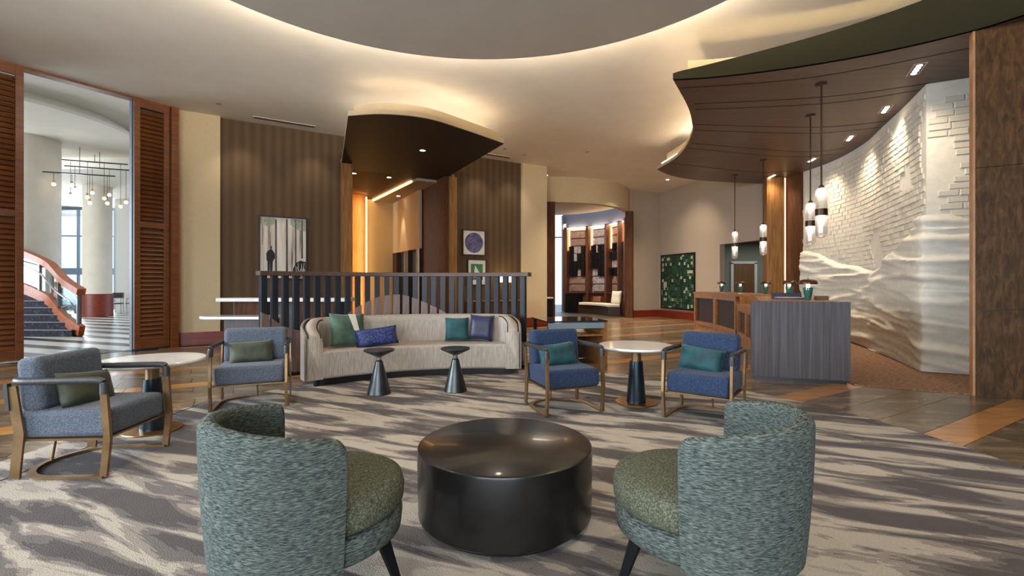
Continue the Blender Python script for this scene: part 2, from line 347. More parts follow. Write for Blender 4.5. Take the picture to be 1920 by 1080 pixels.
# ------------------------------------------------------------------ frame of the diagonal wall
A0 = Vector((-6.41, 10.31)); U = Vector((0.861, 0.508)); B = Vector((-0.508, 0.861))   # along the wall, and behind it
UA = math.atan2(U.y, U.x)
def W(s, d=0.0): p = A0+U*s+B*d; return (p.x, p.y)
L0 = Vector((-8.43, 7.73)); LD = Vector((0.5476, 0.8367)); LB = Vector((-0.8367, 0.5476)); LA = math.atan2(LD.y, LD.x)
def Lw(q, d=0.0): p = L0+LD*q+LB*d; return (p.x, p.y)
DC = Vector((1.45, 19.4)); DR = 3.3                                                     # the round lounge beyond
def D(deg, r=DR): a = math.radians(deg); return (DC.x+r*math.cos(a), DC.y+r*math.sin(a))

# ------------------------------------------------------------------ floor
floor = tag(MB().prism([(-32, -8), (16, -8), (16, 30), (-32, 30)], -0.3, -0.012).build('floor', grout_m), 'lobby floor of brown stone tiles with tan strips', None, None, 'structure')
ROOM = [(-8.4, 7.7), (-7.05, 9.84), (-6.41, 10.31), (1.07, 14.7), (1.3, 16.2), (4.7, 18.3), (5.98, 19.0), (7.6, 13.6), (7.9, 12), (7.9, 6.5), (10, 4), (10, 1.6), (-10, 1.6), (-10, 5.5)]
def inside(p, poly):
    x, y = p; r = False; n = len(poly)
    for i in range(n):
        x1, y1 = poly[i]; x2, y2 = poly[(i+1) % n]
        if (y1 > y) != (y2 > y) and x < (x2-x1)*(y-y1)/(y2-y1)+x1: r = not r
    return r
RUGC = (-0.06, 3.45); RUGR = 3.7
tiles = []
for k in range(-9, 13):
    base = 1.42+1.46*k
    for j, (o0, wd, ln) in enumerate(((0.0, 0.30, 1.15), (0.30, 0.39, 0.80), (0.69, 0.39, 0.80), (1.08, 0.38, 0.80))):
        u0 = -14+(0.37*(k*4+j)) % ln
        while u0 < 18:
            uc = u0+ln/2; vc = base+o0+wd/2
            c = (uc*U.x+vc*B.x, uc*U.y+vc*B.y)
            if (inside(c, ROOM) or (inside((c[0]-.3, c[1]-.2), ROOM) and c[1] < 9)) and math.hypot(c[0]-RUGC[0], c[1]-RUGC[1]) > RUGR-0.75 and c[1] > 1.9 and abs(c[0]/max(c[1], .1)) < 1.35:
                tiles.append((c, wd, ln, j == 0))
            u0 += ln
tiles.sort(key=lambda t: -t[1]*t[2]/max(1.5, t[0][1])**2 if abs(t[0][0]/t[0][1]) < 1.12 else 1.0)
tmesh = {}
def tile_mesh(wd, ln, st):
    key = (wd, ln, st)
    if key not in tmesh: tmesh[key] = MB().box((0, 0, -0.007), (ln-0.006, wd-0.006, 0.014)).mesh('floor_tile', strip_m if st else tile_m)
    return tmesh[key]
for c, wd, ln, st in tiles[:300]: inst('floor_tile', tile_mesh(wd, ln, st), floor, (c[0], c[1], 0.0), UA)
for st, nm, m in ((False, 'far_tiles', tile_m), (True, 'far_strips', strip_m)):
    mb = MB()
    for c, wd, ln, s_ in tiles[300:]:
        if s_ == st: mb.box((c[0], c[1], -0.007), (ln-0.006, wd-0.006, 0.014), UA)
    if mb.v: tag(mb.build(nm, m, floor), None, None, None, 'stuff')
# atrium floor: dark stone with pale bands
tag(MB().prism([Lw(-2.4, .0), Lw(2.9, .0), W(-.85, .3), (-9.5, 14), (-14, 26), (-30, 26), (-30, 4), (-11, 4.5)], -0.01, 0.0).build('floor_atrium', atr_dark_m), 'dark polished stone floor of the atrium', None, None, 'structure')
atr_floor = bpy.data.objects['floor_atrium']
for k in range(17):
    td = Vector((0.946, -0.324)); p0 = Vector((-14.0-0.30*k, 9.2+0.92*k)); ta = -4.0
    tb = min(9.0, (LB.dot(p0-L0)-0.2)/0.969)
    pc = p0+td*((ta+tb)/2)
    MB().box((0, 0, 0.003), (tb-ta, 0.42, 0.006)).build('stone_band', atr_white_m, atr_floor, loc=(pc.x, pc.y, 0.0), rz=math.atan2(td.y, td.x))

# ------------------------------------------------------------------ rug
rug = empty('round_rug', (RUGC[0], RUGC[1], 0.0), label='large round grey and cream camouflage-patterned rug under the seating', cat='rug')
MB().prism(circ(0, 0, RUGR, 128), 0.0, 0.014).build('pile', rug_m, rug, bevel=0.006)
MB().box((-3.33, 0.28, 0.0148), (0.012, 3.0, 0.0016)).build('seam', groove_m, rug)

# ------------------------------------------------------------------ ceiling
CE = [(-11, -8), (11, -8), (11, 20.5), (4.2, 20.5), (1.2, 16.3), W(9.4, .9), W(-.9, .4), Lw(2.6, .1), Lw(-2.2, .1), (-11, 4.0)]
tag(MB().prism(CE, 5.0, 5.2).build('ceiling', ceil_m), 'smooth off-white lobby ceiling', None, None, 'structure')
disc = empty('ceiling_disc', (-0.4, 3.35, 4.7), label='round dropped ceiling disc hanging above the rug', kind='structure')
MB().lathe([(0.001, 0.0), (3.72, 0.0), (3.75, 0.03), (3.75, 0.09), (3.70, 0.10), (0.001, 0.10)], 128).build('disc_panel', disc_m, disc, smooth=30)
MB().lathe([(3.0, 0.10), (3.0, 0.30)], 96).build('disc_riser', ceil_m, disc, smooth=30)
MB().tube([(3.58*math.cos(a), 3.58*math.sin(a), 0.125) for a in [2*PI*i/72 for i in range(72)]], 0.018, 6, True).build('cove_strip', leddisc_m, disc)

# ------------------------------------------------------------------ left wall: sliding louvre panels and the opening
def louver_panel(name, q0, q1, label):
    e = empty(name, (*Lw(q0), 0), LA, label, 'panel', 'sliding louvre panels')
    wd = q1-q0; t = 0.06; H = 4.93; st = 0.10
    for x in (st/2, wd-st/2): MB().box((x, 0, 0.03+H/2), (st, t, H)).build('stile', louver_m, e, bevel=0.004)
    for z, h in ((0.03+0.09, 0.18), (0.03+H-0.07, 0.14), (2.5, 0.12)): MB().box((wd/2, 0, z), (wd-2*st, t, h)).build('rail', louver_m, e, bevel=0.004)
    sm = MB().box((0, 0, 0), (wd-2*st, 0.085, 0.012), rx=0.0).mesh('slat', louver_m)
    z = 0.25; 
    while z < H-0.12:
        if abs(z-2.5) > 0.08: inst('slat', sm, e, (wd/2, 0, z), rot=(math.radians(52), 0, 0))
        z += 0.088
    MB().box((wd/2, 0.028, 0.03+H/2), (wd-2*st, 0.004, H-0.3)).build('backing', darkwood_m, e)
    return e
louver_panel('louvre_panel', -1.55, 0.27, 'tall cherry wood louvre panel beside the white staircase column')
louver_panel('louvre_panel', 1.80, 2.40, 'tall narrow cherry wood louvre panel next to the cream wall')
t = tag(MB().box((0, 0, 2.49), (0.13, 0.20, 4.98)).build('trim_1', louver_m, loc=(*Lw(2.475), 0), rz=LA), 'cherry wood door jamb', None, None, 'structure')
wall('trim_2', Lw(-1.6, -0.03), Lw(2.55, -0.03), 4.955, 5.0, 0.2, louver_m, label='cherry wood head rail above the opening')
wall('wall_left_reveal', Lw(1.80, 0.10), Lw(2.52, 0.10), 0, 5.0, 0.12, alu_m)
wall('wall_left_front', (-10.0, 4.6), Lw(-1.5, 0.0), 0, 5.0, 0.25, cream_m)

# ------------------------------------------------------------------ diagonal back wall
wall('wall_back_cream_left', W(-0.80, 0.0), W(0.0, 0.0), 0, 5.0, 0.30, cream_m)
wall('wall_back_brown_left', W(0.0, 0.10), W(2.56, 0.10), 0, 5.0, 0.25, brownwall_m)
wall('wall_back_header', W(2.56, 0.10), W(5.62, 0.10), 4.38, 5.0, 0.25, brownwall_m)
wall('wall_back_brown_right', W(5.62, 0.10), W(7.82, 0.10), 0, 5.0, 0.25, brownwall_m)
wall('wall_back_cream_right', W(7.82, 0.0), W(8.72, 0.0), 0, 5.0, 0.9, cream_m)
wall('wall_back_return', (0.85, 15.75), (1.36, 16.15), 0, 5.0, 0.3, cream_m)
wall('baseboard_back_left', W(-0.80, 0.0), W(0.25, 0.0), 0, 0.28, 0.04, cherry_base_m, off=0.025)
wall('baseboard_back_right', W(7.80, 0.0), W(8.74, 0.0), 0, 0.28, 0.04, cherry_base_m, off=0.025)
# portal columns
for nm, s0, s1 in (('trim_3', 2.54, 2.80), ('trim_4', 5.40, 5.63)):
    wall(nm, W(s0), W(s1), 0, 4.3, 0.30, gold_m, off=0.06, label='honey wood portal post')
wall('wall_portal_backing', W(5.64, 0.2), W(5.64, 5.2), 0, 4.4, 0.15, darkwood_m).scale = (1, -1, 1)
# portal canopy (lower dark leaf, tan edge, smaller upper tier)
def portal_poly(k):
    arc = spline([(-2.92, 8.36), (-2.25, 8.27), (-1.54, 8.49), (-0.9, 9.14), (-0.175, 10.0)], 8)
    P = xy(arc)+[(-1.69, 12.9), W(5.62, .1), W(5.4, .62), W(2.8, .62), W(2.54, .1), (-4.17, 11.5)]
    c = Vector((-2.1, 10.4))
    return [tuple(c+(Vector(p)-c)*k) for p in P]
can = empty('ceiling_canopy_portal', (0, 0, 4.3), label='dark leaf-shaped canopy projecting over the portal', kind='structure')
MB().prism(portal_poly(1.0), 0.0, 0.012).build('soffit', canopydark_m, can)
MB().prism(portal_poly(1.0), 0.012, 0.095).build('fascia', fascia_m, can)
MB().prism(portal_poly(0.93), 0.095, 0.26).build('upper_tier', fascia_m, can)
ring = [Vector((x, y, 0.275)) for x, y in portal_poly(0.86)]
MB().tube(ring[:34], 0.014, 6).build('cove_strip', ledcove_m, can)
# portal interior
wall('wall_portal_panel', W(2.5, 4.0), W(4.06, 4.0), 0, 4.3, 0.2, gold_m)
MB().box((0, 0, 2.15), (0.035, 0.035, 4.2)).build('led_profile', led_m, loc=(*W(4.10, 4.02), 0), rz=UA)
tag(bpy.data.objects['led_profile'], 'glowing amber light strip standing in the portal corner', 'light strip')
wall('wall_portal_back', W(4.06, 4.7), W(5.95, 4.7), 0, 4.3, 0.2, cream_m)
wall('wall_portal_side', W(5.2, 1.85), W(5.2, 4.75), 2.42, 4.25, 0.2, cream_m)
bpy.data.objects['wall_portal_side'].scale = (1, -1, 1)
wall('wall_portal_wood', W(5.28, 0.0), W(5.28, 1.85), 0, 4.3, 0.12, midwood_m)
bpy.data.objects['wall_portal_wood'].scale = (1, -1, 1)
wall('wall_portal_left', W(2.66, 0.3), W(2.66, 4.1), 0, 4.3, 0.15, gold_m)
for i, (d0, d1, m) in enumerate(((1.85, 2.15, darkwood_m), (2.15, 2.95, cream_m), (2.95, 3.3, darkwood_m), (3.3, 4.2, cream_m), (4.2, 4.75, darkwood_m))):
    o = wall('wall_portal_lower_%d' % (i+1), W(5.2 if m is darkwood_m else 5.45, d0), W(5.2 if m is darkwood_m else 5.45, d1), 0, 2.42, 0.15, m); o.scale = (1, -1, 1)
tag(MB().prism([W(2.5, .6), W(4.7, .6), W(4.45, 5.0), W(2.5, 5.0)], 4.3, 4.4).build('ceiling_portal', midwood_m), 'warm wood ceiling inside the portal', None, None, 'structure')
tag(MB().prism([W(4.70, .6), W(5.5, .6), W(5.5, 5.0), W(4.50, 5.0)], 4.23, 4.4).build('ceiling_portal_soffit', taupe_m), 'beige dropped soffit inside the portal', None, None, 'structure')
a, b_ = W(4.66, 1.0), W(4.47, 4.65)
tag(MB().tube([(a[0], a[1], 4.275), (b_[0], b_[1], 4.275)], 0.02, 6).build('led_strip', led_m), 'amber light strip along the portal soffit edge', 'light strip')
light('portal_amber', 'AREA', (*W(4.0, 3.6), 2.2), 40, (1.0, 0.55, 0.18), (*W(3.3, 4.0), 2.2), 0.1, 4.0)
light('portal_spot', 'SPOT', (*W(4.95, 3.4), 4.12), 60, SOFT, (*W(5.2, 3.6), 1.0), spot=40)

def downlight(x, y, z, label, glow=downl_m, r=0.055):
    e = empty('recessed_downlight', (x, y, z), label=label, cat='downlight', group=label)
    MB().lathe([(r, 0.0), (r*1.35, -0.004), (r*1.4, 0.0)], 20).build('trim_ring', trimw_m, e, smooth=40)
    MB().lathe([(0.001, -0.001), (r, -0.001), (r, 0.003), (0.001, 0.003)], 20).build('lamp_face', glow, e)
    return e
for s, d, lb in ((3.05, .95, 'next to the left honey wood post'), (4.0, .95, 'next to the amber light strip')): downlight(*W(s, d), 4.299, 'small round downlight in the portal wood ceiling '+lb.replace('left honey wood post', 'post under the canopy corner'))
downlight(*W(4.95, 3.2), 4.228, 'small round downlight in the portal beige soffit')
downlight(-2.0, 10.5, 4.299, 'single round downlight in the dark leaf-shaped canopy')
for x, y, lb in ((5.15, 15.4, 'beside the canopy tip'), (5.5, 16.6, 'beside the corner by the green mosaic artwork')): downlight(x, y, 4.999, 'round ceiling downlight '+lb)
for x, y, lb in ((-.2, 12.8, 'above the table lamp'), (0.35, 13.4, 'above the cream pillar'), (2.1, 13.1, 'between the two canopies'), (-6.0, 9.6, 'beside the long slot vent')): downlight(x, y, 4.999, 'small round unlit ceiling light '+lb, grey_m, 0.045)
# linear ceiling slots
for s0, s1, lab in ((0.62, 1.9, 'linear slot vent in the ceiling above the woodland picture'), (6.0, 7.2, 'linear slot vent in the ceiling above the round moon picture')):
    e = empty('slot_vent', (*W((s0+s1)/2, -0.32), 4.995), UA, lab, 'vent')
    MB().box((0, 0, 0), (s1-s0, 0.14, 0.012)).build('frame', trimw_m, e)
    for y in (-0.035, 0.035): MB().box((0, y, -0.007), (s1-s0-0.06, 0.028, 0.006)).build('slot', groove_m, e)

# ------------------------------------------------------------------ round lounge beyond
hd = empty('wall_lounge_header', (0, 0, 0), label='curved cream bulkhead over the lounge entrance', kind='structure')
arc_o = [D(-93+i*(76/28), DR) for i in range(29)]; arc_i = [D(-93+i*(76/28), DR-0.22) for i in range(29)]
for i in range(28): pass
MB().prism(arc_o+arc_i[::-1], 4.12, 5.0).build('bulkhead', cream_m, hd, smooth=30)
for nm, an, r in (('trim_5', -92, DR-0.05), ('trim_6', -20.5, DR+0.02)):
    p = D(an, r); tag(MB().box((0, 0, 2.06), (0.28, 0.28, 4.12)).build(nm, midwood_m, loc=(p[0], p[1], 0), rz=math.radians(an)), 'walnut jamb of the lounge entrance', None, None, 'structure')
arc_o = [D(-12+i*(85/28), DR+0.4) for i in range(29)]; arc_i = [D(-12+i*(85/28), DR+0.12) for i in range(29)]
MB().prism(arc_o+arc_i[::-1], 0, 4.7).build('wall_lounge_curve', bluewall_m, None, smooth=30); tag(bpy.data.objects['wall_lounge_curve'], 'curved blue-grey lounge wall', None, None, 'structure')
arc_o = [D(100+i*(165/28), DR+0.3) for i in range(29)]; arc_i = [D(100+i*(165/28), DR) for i in range(29)]
MB().prism(arc_o+arc_i[::-1], 0, 4.7).build('wall_lounge_left', taupe_m, None, smooth=30); tag(bpy.data.objects['wall_lounge_left'], 'curved lounge wall behind the pillar', None, None, 'structure')
tag(MB().prism(circ(DC.x, DC.y, DR-0.06, 48), 4.62, 4.75).build('ceiling_lounge', taupe_m), 'lounge ceiling', None, None, 'structure')
ltm = MB().prism([D(a, r) for a, r in ((70, 3.35), (84, 3.35), (100, 3.35))]+[D(100, 3.38), D(84, 3.38), D(70, 3.38)], 0, 4.6)
ltm.build('window_1', window_m); tag(bpy.data.objects['window_1'], 'tall lounge window full of daylight', None, None, 'structure')
for an in (73, 86, 99):
    p = D(an, 3.33); MB().box((0, 0, 2.3), (0.06, 0.06, 4.6)).build('mullion', alu_m, bpy.data.objects['window_1'], loc=(p[0], p[1], 0), rz=math.radians(an))
p0, p1 = D(73, 3.33), D(99, 3.33)
MB().tube([(p0[0], p0[1], 3.55), (p1[0], p1[1], 3.55)], 0.035, 6).build('transom', alu_m, bpy.data.objects['window_1'])
posts = [70, 50, 30, 12, -6]
shelf_lab = ['walnut display bay next to the bright lounge window', 'walnut display bay above the black cabinet end of the bench', 'walnut display bay behind the brown leather cushion', 'walnut display bay beside the white cushion and the entrance jamb']
rnd = random.Random(11)
for i in range(4):
    a0, a1 = posts[i]-2.2, posts[i+1]+2.2; am = (a0+a1)/2
    p0, p1 = Vector(D(a0)), Vector(D(a1)); wd = (p1-p0).length; mid = (p0+p1)/2; rz = math.atan2((p1-p0).y, (p1-p0).x)
    e = empty('display_bay', (mid.x, mid.y, 0), rz, shelf_lab[i], 'shelving', 'curved display wall of the lounge')
    # local x along the bay, local -y (inwards) since p0->p1 turns clockwise
    MB().box((0, 0.14, 2.45), (wd+0.12, 0.04, 3.1)).build('back_panel', brownblk_m if i in (0, 2) else marbleblk_m, e)
    MB().box((-wd/2-0.08, -0.02, 2.0), (0.15, 0.34, 4.0)).build('post', shelfwood_m, e)
    if i == 3: MB().box((wd/2+0.08, -0.02, 2.0), (0.15, 0.34, 4.0)).build('post', shelfwood_m, e)
    MB().box((0, 0.06, 0.45), (wd, 0.1, 0.9)).build('wainscot', shelfwood_m, e)
    MB().box((0, 0.02, 0.905), (wd, 0.26, 0.03)).build('ledge', shelfwood_m, e)
    MB().box((0, 0.04, 3.96), (wd, 0.10, 0.03)).build('light_strip', ledsoft_m, e)
    MB().box((-wd/2+0.03, 0.05, 3.4), (0.02, 0.03, 1.0)).build('side_strip', led_m, e)
    rows = 8; rh = 0.36
    for r in range(rows):
        z = 0.95+rh*r+rh/2
        MB().box((0, 0.10, z+rh/2), (wd, 0.09, 0.012)).build('shelf', shelfwood_m, e)
        full = r in (0, 1) or r >= 6
        if full:
            MB().box((0, 0.095, z), (wd*0.84, 0.05, rh*0.86)).build('stone_panel', marbleblk_m if i % 2 else brownblk_m, e, bevel=0.004)
        else:
            n = 5 if wd > .9 else 4; x = -wd/2+0.05
            for c in range(n):
                cw = (wd-0.1)/n
                dark = rnd.random() < 0.66
                MB().box((x+cw/2, 0.02 if dark else 0.09, z), (cw*0.9, 0.16 if dark else 0.04, rh*0.9)).build('block', blackwood_m if dark else marbleblk_m, e, bevel=0.003)
                x += cw
# bench
def arcslab(a0, a1, r0, r1, z0, z1, n=20):
    return MB().prism([D(a0+(a1-a0)*i/n, r1) for i in range(n+1)]+[D(a1-(a1-a0)*i/n, r0) for i in range(n+1)], z0, z1)
bench = empty('curved_bench', (DC.x, DC.y, 0), label='curved built-in bench with white seat pad under the display bays', cat='bench')
for nm, mb, m, bv in (('base', arcslab(52, -3, 2.5, 2.98, 0, 0.36), darkwood_m, 0), ('seat_pad', arcslab(50, -3, 2.42, 2.98, 0.36, 0.48), ivory_m, 0.03), ('end_cabinet', arcslab(66, 52, 2.45, 2.98, 0, 0.88), blackwood_m, 0.005)):
    o = mb.build(nm, m, bench, bevel=bv); o.location = (-DC.x, -DC.y, 0)

def pillow_mesh(w_, h_, t_, m, n=12):
    mb = MB(); vs = []; fs = []
    for sgn in (1, -1):
        for i in range(n+1):
            for j in range(n+1):
                a = -1+2*i/n; b = -1+2*j/n
                e = max(0.0, (1-a**4)*(1-b**4))**0.5
                px = a*w_/2*(1-0.06*(1-b*b)); pz = b*h_/2*(1-0.07*(1-a*a))
                wr = 0.006*mnoise.noise(Vector((a*2.3, b*2.1, sgn*3+w_)))
                vs.append((px, sgn*(t_/2*e+wr*e), pz))
    q = (n+1)*(n+1)
    for s_ in range(2):
        for i in range(n):
            for j in range(n):
                f = [s_*q+i*(n+1)+j, s_*q+(i+1)*(n+1)+j, s_*q+(i+1)*(n+1)+j+1, s_*q+i*(n+1)+j+1]
                fs.append(tuple(f if s_ == 0 else f[::-1]))
    mb.add(vs, fs)
    me = bpy.data.meshes.new('pillow'); me.from_pydata(mb.v, [], mb.f)
    bm = bmesh.new(); bm.from_mesh(me); bmesh.ops.remove_doubles(bm, verts=bm.verts, dist=1e-4); bmesh.ops.recalc_face_normals(bm, faces=bm.faces); bm.to_mesh(me); bm.free()
    me.materials.append(m); me.polygons.foreach_set('use_smooth', [True]*len(me.polygons))
    return me
def pillow(name, w_, h_, t_, m, loc, rz, tilt, label, roll=0.0):
    o = bpy.data.objects.new(name, pillow_mesh(w_, h_, t_, m)); COL.objects.link(o)
    o.matrix_world = Matrix.Translation(Vector(loc)) @ Matrix.Rotation(rz, 4, 'Z') @ Matrix.Rotation(tilt, 4, 'X') @ Matrix.Rotation(roll, 4, 'Y')
    return tag(o, label, 'cushion')
lcush_m = mat('brown_leather', (120, 74, 48), rough=0.5)
p = D(36, 2.93); pillow('leather_cushion', 0.52, 0.28, 0.14, lcush_m, (p[0], p[1], 0.62), math.radians(36-90), -0.2, 'brown leather cushion lying on the curved bench')
p = D(3, 2.9); pillow('white_cushion', 0.56, 0.56, 0.18, ivory_m, (p[0], p[1], 0.75), math.radians(-60), -0.15, 'white cushion standing at the end of the curved bench')
# dark objects at the pillar foot
e = empty('waste_bin', (1.15, 15.25, 0), label='small black bin with pale lid at the pillar foot', cat='bin')
MB().box((0, 0, 0.42), (0.34, 0.30, 0.84)).build('body', blackwood_m, e, bevel=0.01); MB().box((0, 0, 0.86), (0.36, 0.32, 0.05)).build('lid', trimw_m, e, bevel=0.01)

# ------------------------------------------------------------------ far right walls
wall('wall_right_far', D(-18.5, DR+.02), (5.98, 19.0), 0, 5.0, 0.2, taupe_m)
R0, R1, R2, R3 = (5.98, 19.0), (6.95, 15.7), (7.50, 13.84), (7.62, 13.5)
wall('wall_right_art', R0, R1, 0, 5.0, 0.2, taupe_m)
wall('wall_right_lintel', R1, R2, 2.63, 5.0, 0.2, taupe_m)
wall('wall_right_end', R2, R3, 0, 5.0, 0.2, taupe_m)
wall('baseboard_right_far', D(-18.5, DR+.02), R0, 0, 0.27, 0.05, cherry_base_m, off=0.03)
wall('baseboard_right_art', R0, (6.7, 16.55), 0, 0.27, 0.05, cherry_base_m, off=0.03)
# alcove with a door
wall('wall_alcove_back', (7.0, 18.0), (12.0, 18.0), 0, 3.0, 0.2, alcove_m)
wall('wall_alcove_right', (11.2, 18.0), (9.6, 13.3), 0, 3.0, 0.2, alcove_m)
tag(MB().prism([(6.9, 18.2), (12, 18.2), (12, 13), (7.7, 13.6), (7.1, 15.6)], 2.9, 3.0).build('ceiling_alcove', alcove_m), 'alcove ceiling', None, None, 'structure')
dr = empty('door_1', (8.87, 17.98, 0), label='brown veneer door with pale frame in the alcove', kind='structure')
MB().box((0, 0, 1.03), (0.80, 0.05, 2.06)).build('door_leaf', doorw_m, dr)
for x in (-0.45, 0.45): MB().box((x, 0, 1.06), (0.10, 0.09, 2.12)).build('door_frame', trimw_m, dr)
MB().box((0, 0, 2.13), (1.0, 0.09, 0.10)).build('door_head', trimw_m, dr)
MB().tube([(0.30, -0.03, 1.0), (0.30, -0.08, 1.0), (0.18, -0.08, 1.0)], 0.012, 8).build('door_handle', steel_m, dr)
light('alcove_lamp', 'AREA', (9.2, 16.2, 2.85), 22, (0.92, 0.95, 0.88), (9.2, 16.2, 0), 1.2)
# wood column and panel behind the desk
wc = empty('trim_7', (7.42, 13.28, 0), math.radians(-8), 'honey wood column with a light slot behind reception', kind='structure')
MB().box((-0.02, 0.0, 2.15), (0.46, 0.3, 4.3)).build('column_face', gold_m, wc)
MB().box((0.225, -0.135, 2.15), (0.03, 0.04, 4.25)).build('light_slot', mat('slot_glow', (230, 190, 120), emit=(1.0, 0.72, 0.36), es=1.6), wc)
wall('wall_reception_wood', (7.70, 13.3), (7.70, 12.5), 0, 4.3, 0.25, midwood_m)

# ------------------------------------------------------------------ reception canopy
front = [(2.35, 6.85), (2.85, 6.78), (3.5, 6.60), (4.22, 6.32), (4.9, 5.94), (5.45, 5.5), (5.75, 5.12), (6.5, 4.3), (7.4, 3.4)]
inner = xy(spline([(3.79, 12.25), (3.89, 11.3), (3.82, 10.4), (3.57, 9.3), (3.33, 8.68), (2.96, 7.9), (2.35, 6.85)], 6))
rear = xy(spline([(10.2, 14.0), (8.7, 14.05), (7.3, 13.95), (6.2, 13.75), (5.2, 13.45), (4.4, 12.95), (3.79, 12.25)], 4))
poly = xy(spline(front, 5))+[(10.2, 3.0)]+rear[:-1]+inner[:-1]
rc = empty('ceiling_canopy_reception', (0, 0, 0), label='brown swooping canopy above the reception desk', kind='structure')
MB().prism(poly, 4.30, 4.315).build('soffit', canopy_m, rc)
MB().prism(poly, 4.315, 4.385).build('edge_band', fascia_m, rc)
cen = Vector((6.4, 9.3)); poly2 = [tuple(cen+(Vector(p)-cen)*0.93) for p in poly]
MB().prism(poly2, 4.385, 4.66).build('upper_tier', fascia_m, rc)
fs = spline(front, 5); n = len(fs)
outer = [(p.x-0.012*0.5, p.y-0.012) for p in fs]; inn = [(p.x+0.02, p.y+0.03) for p in fs]
ztop = [4.385+min(0.62, 0.82*i/(n-1)) for i in range(n)]
vs = []; fcs = []
for i in range(n):
    for (x, y) in (outer[i], inn[i]): vs += [(x, y, 4.30), (x, y, ztop[i])]
for i in range(n-1):
    a, b2 = i*4, (i+1)*4
    fcs += [(a, b2, b2+1, a+1), (a+2, a+3, b2+3, b2+2), (a+1, b2+1, b2+3, a+3), (a, a+2, b2+2, b2)]
MB().add(vs, fcs+[(0, 1, 3, 2), (4*n-4, 4*n-2, 4*n-1, 4*n-3)]).build('front_fascia', fasciadark_m, rc, smooth=30)
for pts in ([(2.55, 7.15), (4.4, 6.75), (6.3, 5.6)], [(3.02, 7.78), (5.0, 7.48), (6.2, 6.98)], [(3.15, 8.03), (5.2, 7.75), (6.3, 7.2)], [(3.42, 8.78), (5.8, 8.93), (6.85, 8.6)],
            [(3.54, 9.1), (5.9, 9.3), (7.0, 8.95)], [(3.8, 9.95), (6.5, 10.6), (7.3, 10.3)], [(3.85, 10.3), (6.4, 11.0), (7.4, 10.8)], [(3.95, 11.6), (6.4, 12.5), (7.4, 12.4)]):
    MB().sweep([(q.x, q.y, 4.2985) for q in spline(pts, 8)], [(-0.009, -0.002), (0.009, -0.002), (0.009, 0.002), (-0.009, 0.002)]).build('reveal_joint', groove_m, rc)
MB().tube([(p[0], p[1], 4.44) for p in [tuple(cen+(Vector(q)-cen)*0.965) for q in inner]], 0.014, 6).build('cove_strip', ledcove_m, rc)
cs = [tuple(cen+(Vector((q.x, q.y))-cen)*0.965) for q in fs[:24]]
MB().tube([(p[0], p[1], 4.44) for p in cs], 0.012, 6).build('cove_strip', ledgold_m, rc)
# recessed wall washers
FX = [(5.62, 6.52, 'nearest the brown stone slab'), (6.38, 8.02, 'second from the brown stone slab'), (6.91, 9.6, 'midway along the white relief wall'), (7.22, 11.3, 'second from the wood column'), (7.2, 13.0, 'right in front of the wood column')]
WALLP = [(7.75, 12.6), (7.80, 11.6), (7.68, 10.7), (7.42, 9.8), (7.05, 8.95), (6.62, 7.95), (6.18, 7.0)]
for i, (x, y, lb) in enumerate(FX):
    a = math.radians([62, 62, 66, 78, 85][i])
    e = empty('wall_washer', (x, y, 4.298), a, 'recessed canopy light with four bulbs, '+lb, 'downlight', 'recessed wall washers in the canopy')
    MB().box((0, 0, 0), (0.42, 0.15, 0.006)).build('frame', trimw_m, e)
    MB().box((0, 0, -0.004), (0.38, 0.11, 0.004)).build('recess', black_m, e)
    for k in range(4): MB().lathe([(0.001, -0.012), (0.03, -0.012), (0.036, -0.006), (0.001, -0.006)], 14, (-0.135+0.09*k, 0, 0)).build('bulb', bulb_m, e)
    tx, ty = [(6.35, 7.3), (7.0, 8.7), (7.45, 9.95), (7.75, 11.5), (7.72, 12.9)][i]
    light('washer_beam', 'SPOT', (x, y, 4.25), [75, 100, 110, 105, 50][i], SOFT, (tx+0.1, ty+.1, 0.7), spot=110, blend=1.0, rad=0.14)

# ------------------------------------------------------------------ brown stone slab on the right
slab = empty('wall_right_slab', (5.46, 5.53, 0), math.radians(-30), 'tall brown travertine wall slab beside the relief wall', kind='structure')
for z0, z1 in ((0, 1.02), (1.025, 2.68), (2.685, 4.33)):
    for x0, x1 in ((0, 1.3), (1.305, 2.9)): MB().box(((x0+x1)/2, 0.05, (z0+z1)/2), (x1-x0, 0.10, z1-z0)).build('stone_panel', trav_m, slab)
MB().box((-0.012, 0.06, 2.165), (0.022, 0.12, 4.33)).build('edge_panel', travedge_m, slab)

# ------------------------------------------------------------------ white relief wall
WP = spline(WALLP, 10); seglen = [0.0]
for i in range(1, len(WP)): seglen.append(seglen[-1]+(WP[i]-WP[i-1]).length)
CL = seglen[-1]; RET0 = Vector((6.18, 7.0)); RET1 = Vector((6.92, 6.62)); RL = (RET1-RET0).length
def wpos(s):
    """point and outward (room side) normal at run s along the wall; past CL it turns the corner"""
    if s >= CL:
        t = (RET1-RET0).normalized(); p = RET0+t*(s-CL); return p, Vector((t.y, -t.x))
    for i in range(1, len(WP)):
        if seglen[i] >= s: break
    f = (s-seglen[i-1])/(seglen[i]-seglen[i-1]); p = WP[i-1].lerp(WP[i], f); t = (WP[min(i+1, len(WP)-1)]-WP[max(i-2, 0)]).normalized()
    return Vector((p.x, p.y)), Vector((t.y, -t.x))
rw = empty('wall_relief', (0, 0, 0), label='white plaster relief wall of drapery waves under painted brick', kind='structure')
ss = [CL*i/60 for i in range(61)]+[CL+RL]
fr = []; bk = []
for s in ss:
    p, nn = wpos(min(s, CL) if s <= CL else s); fr.append((p.x, p.y)); bk.append((p.x-nn.x*0.1, p.y-nn.y*0.1))
bk = [(8.2, 12.6), (8.2, 7.2), (7.0, 6.75)]
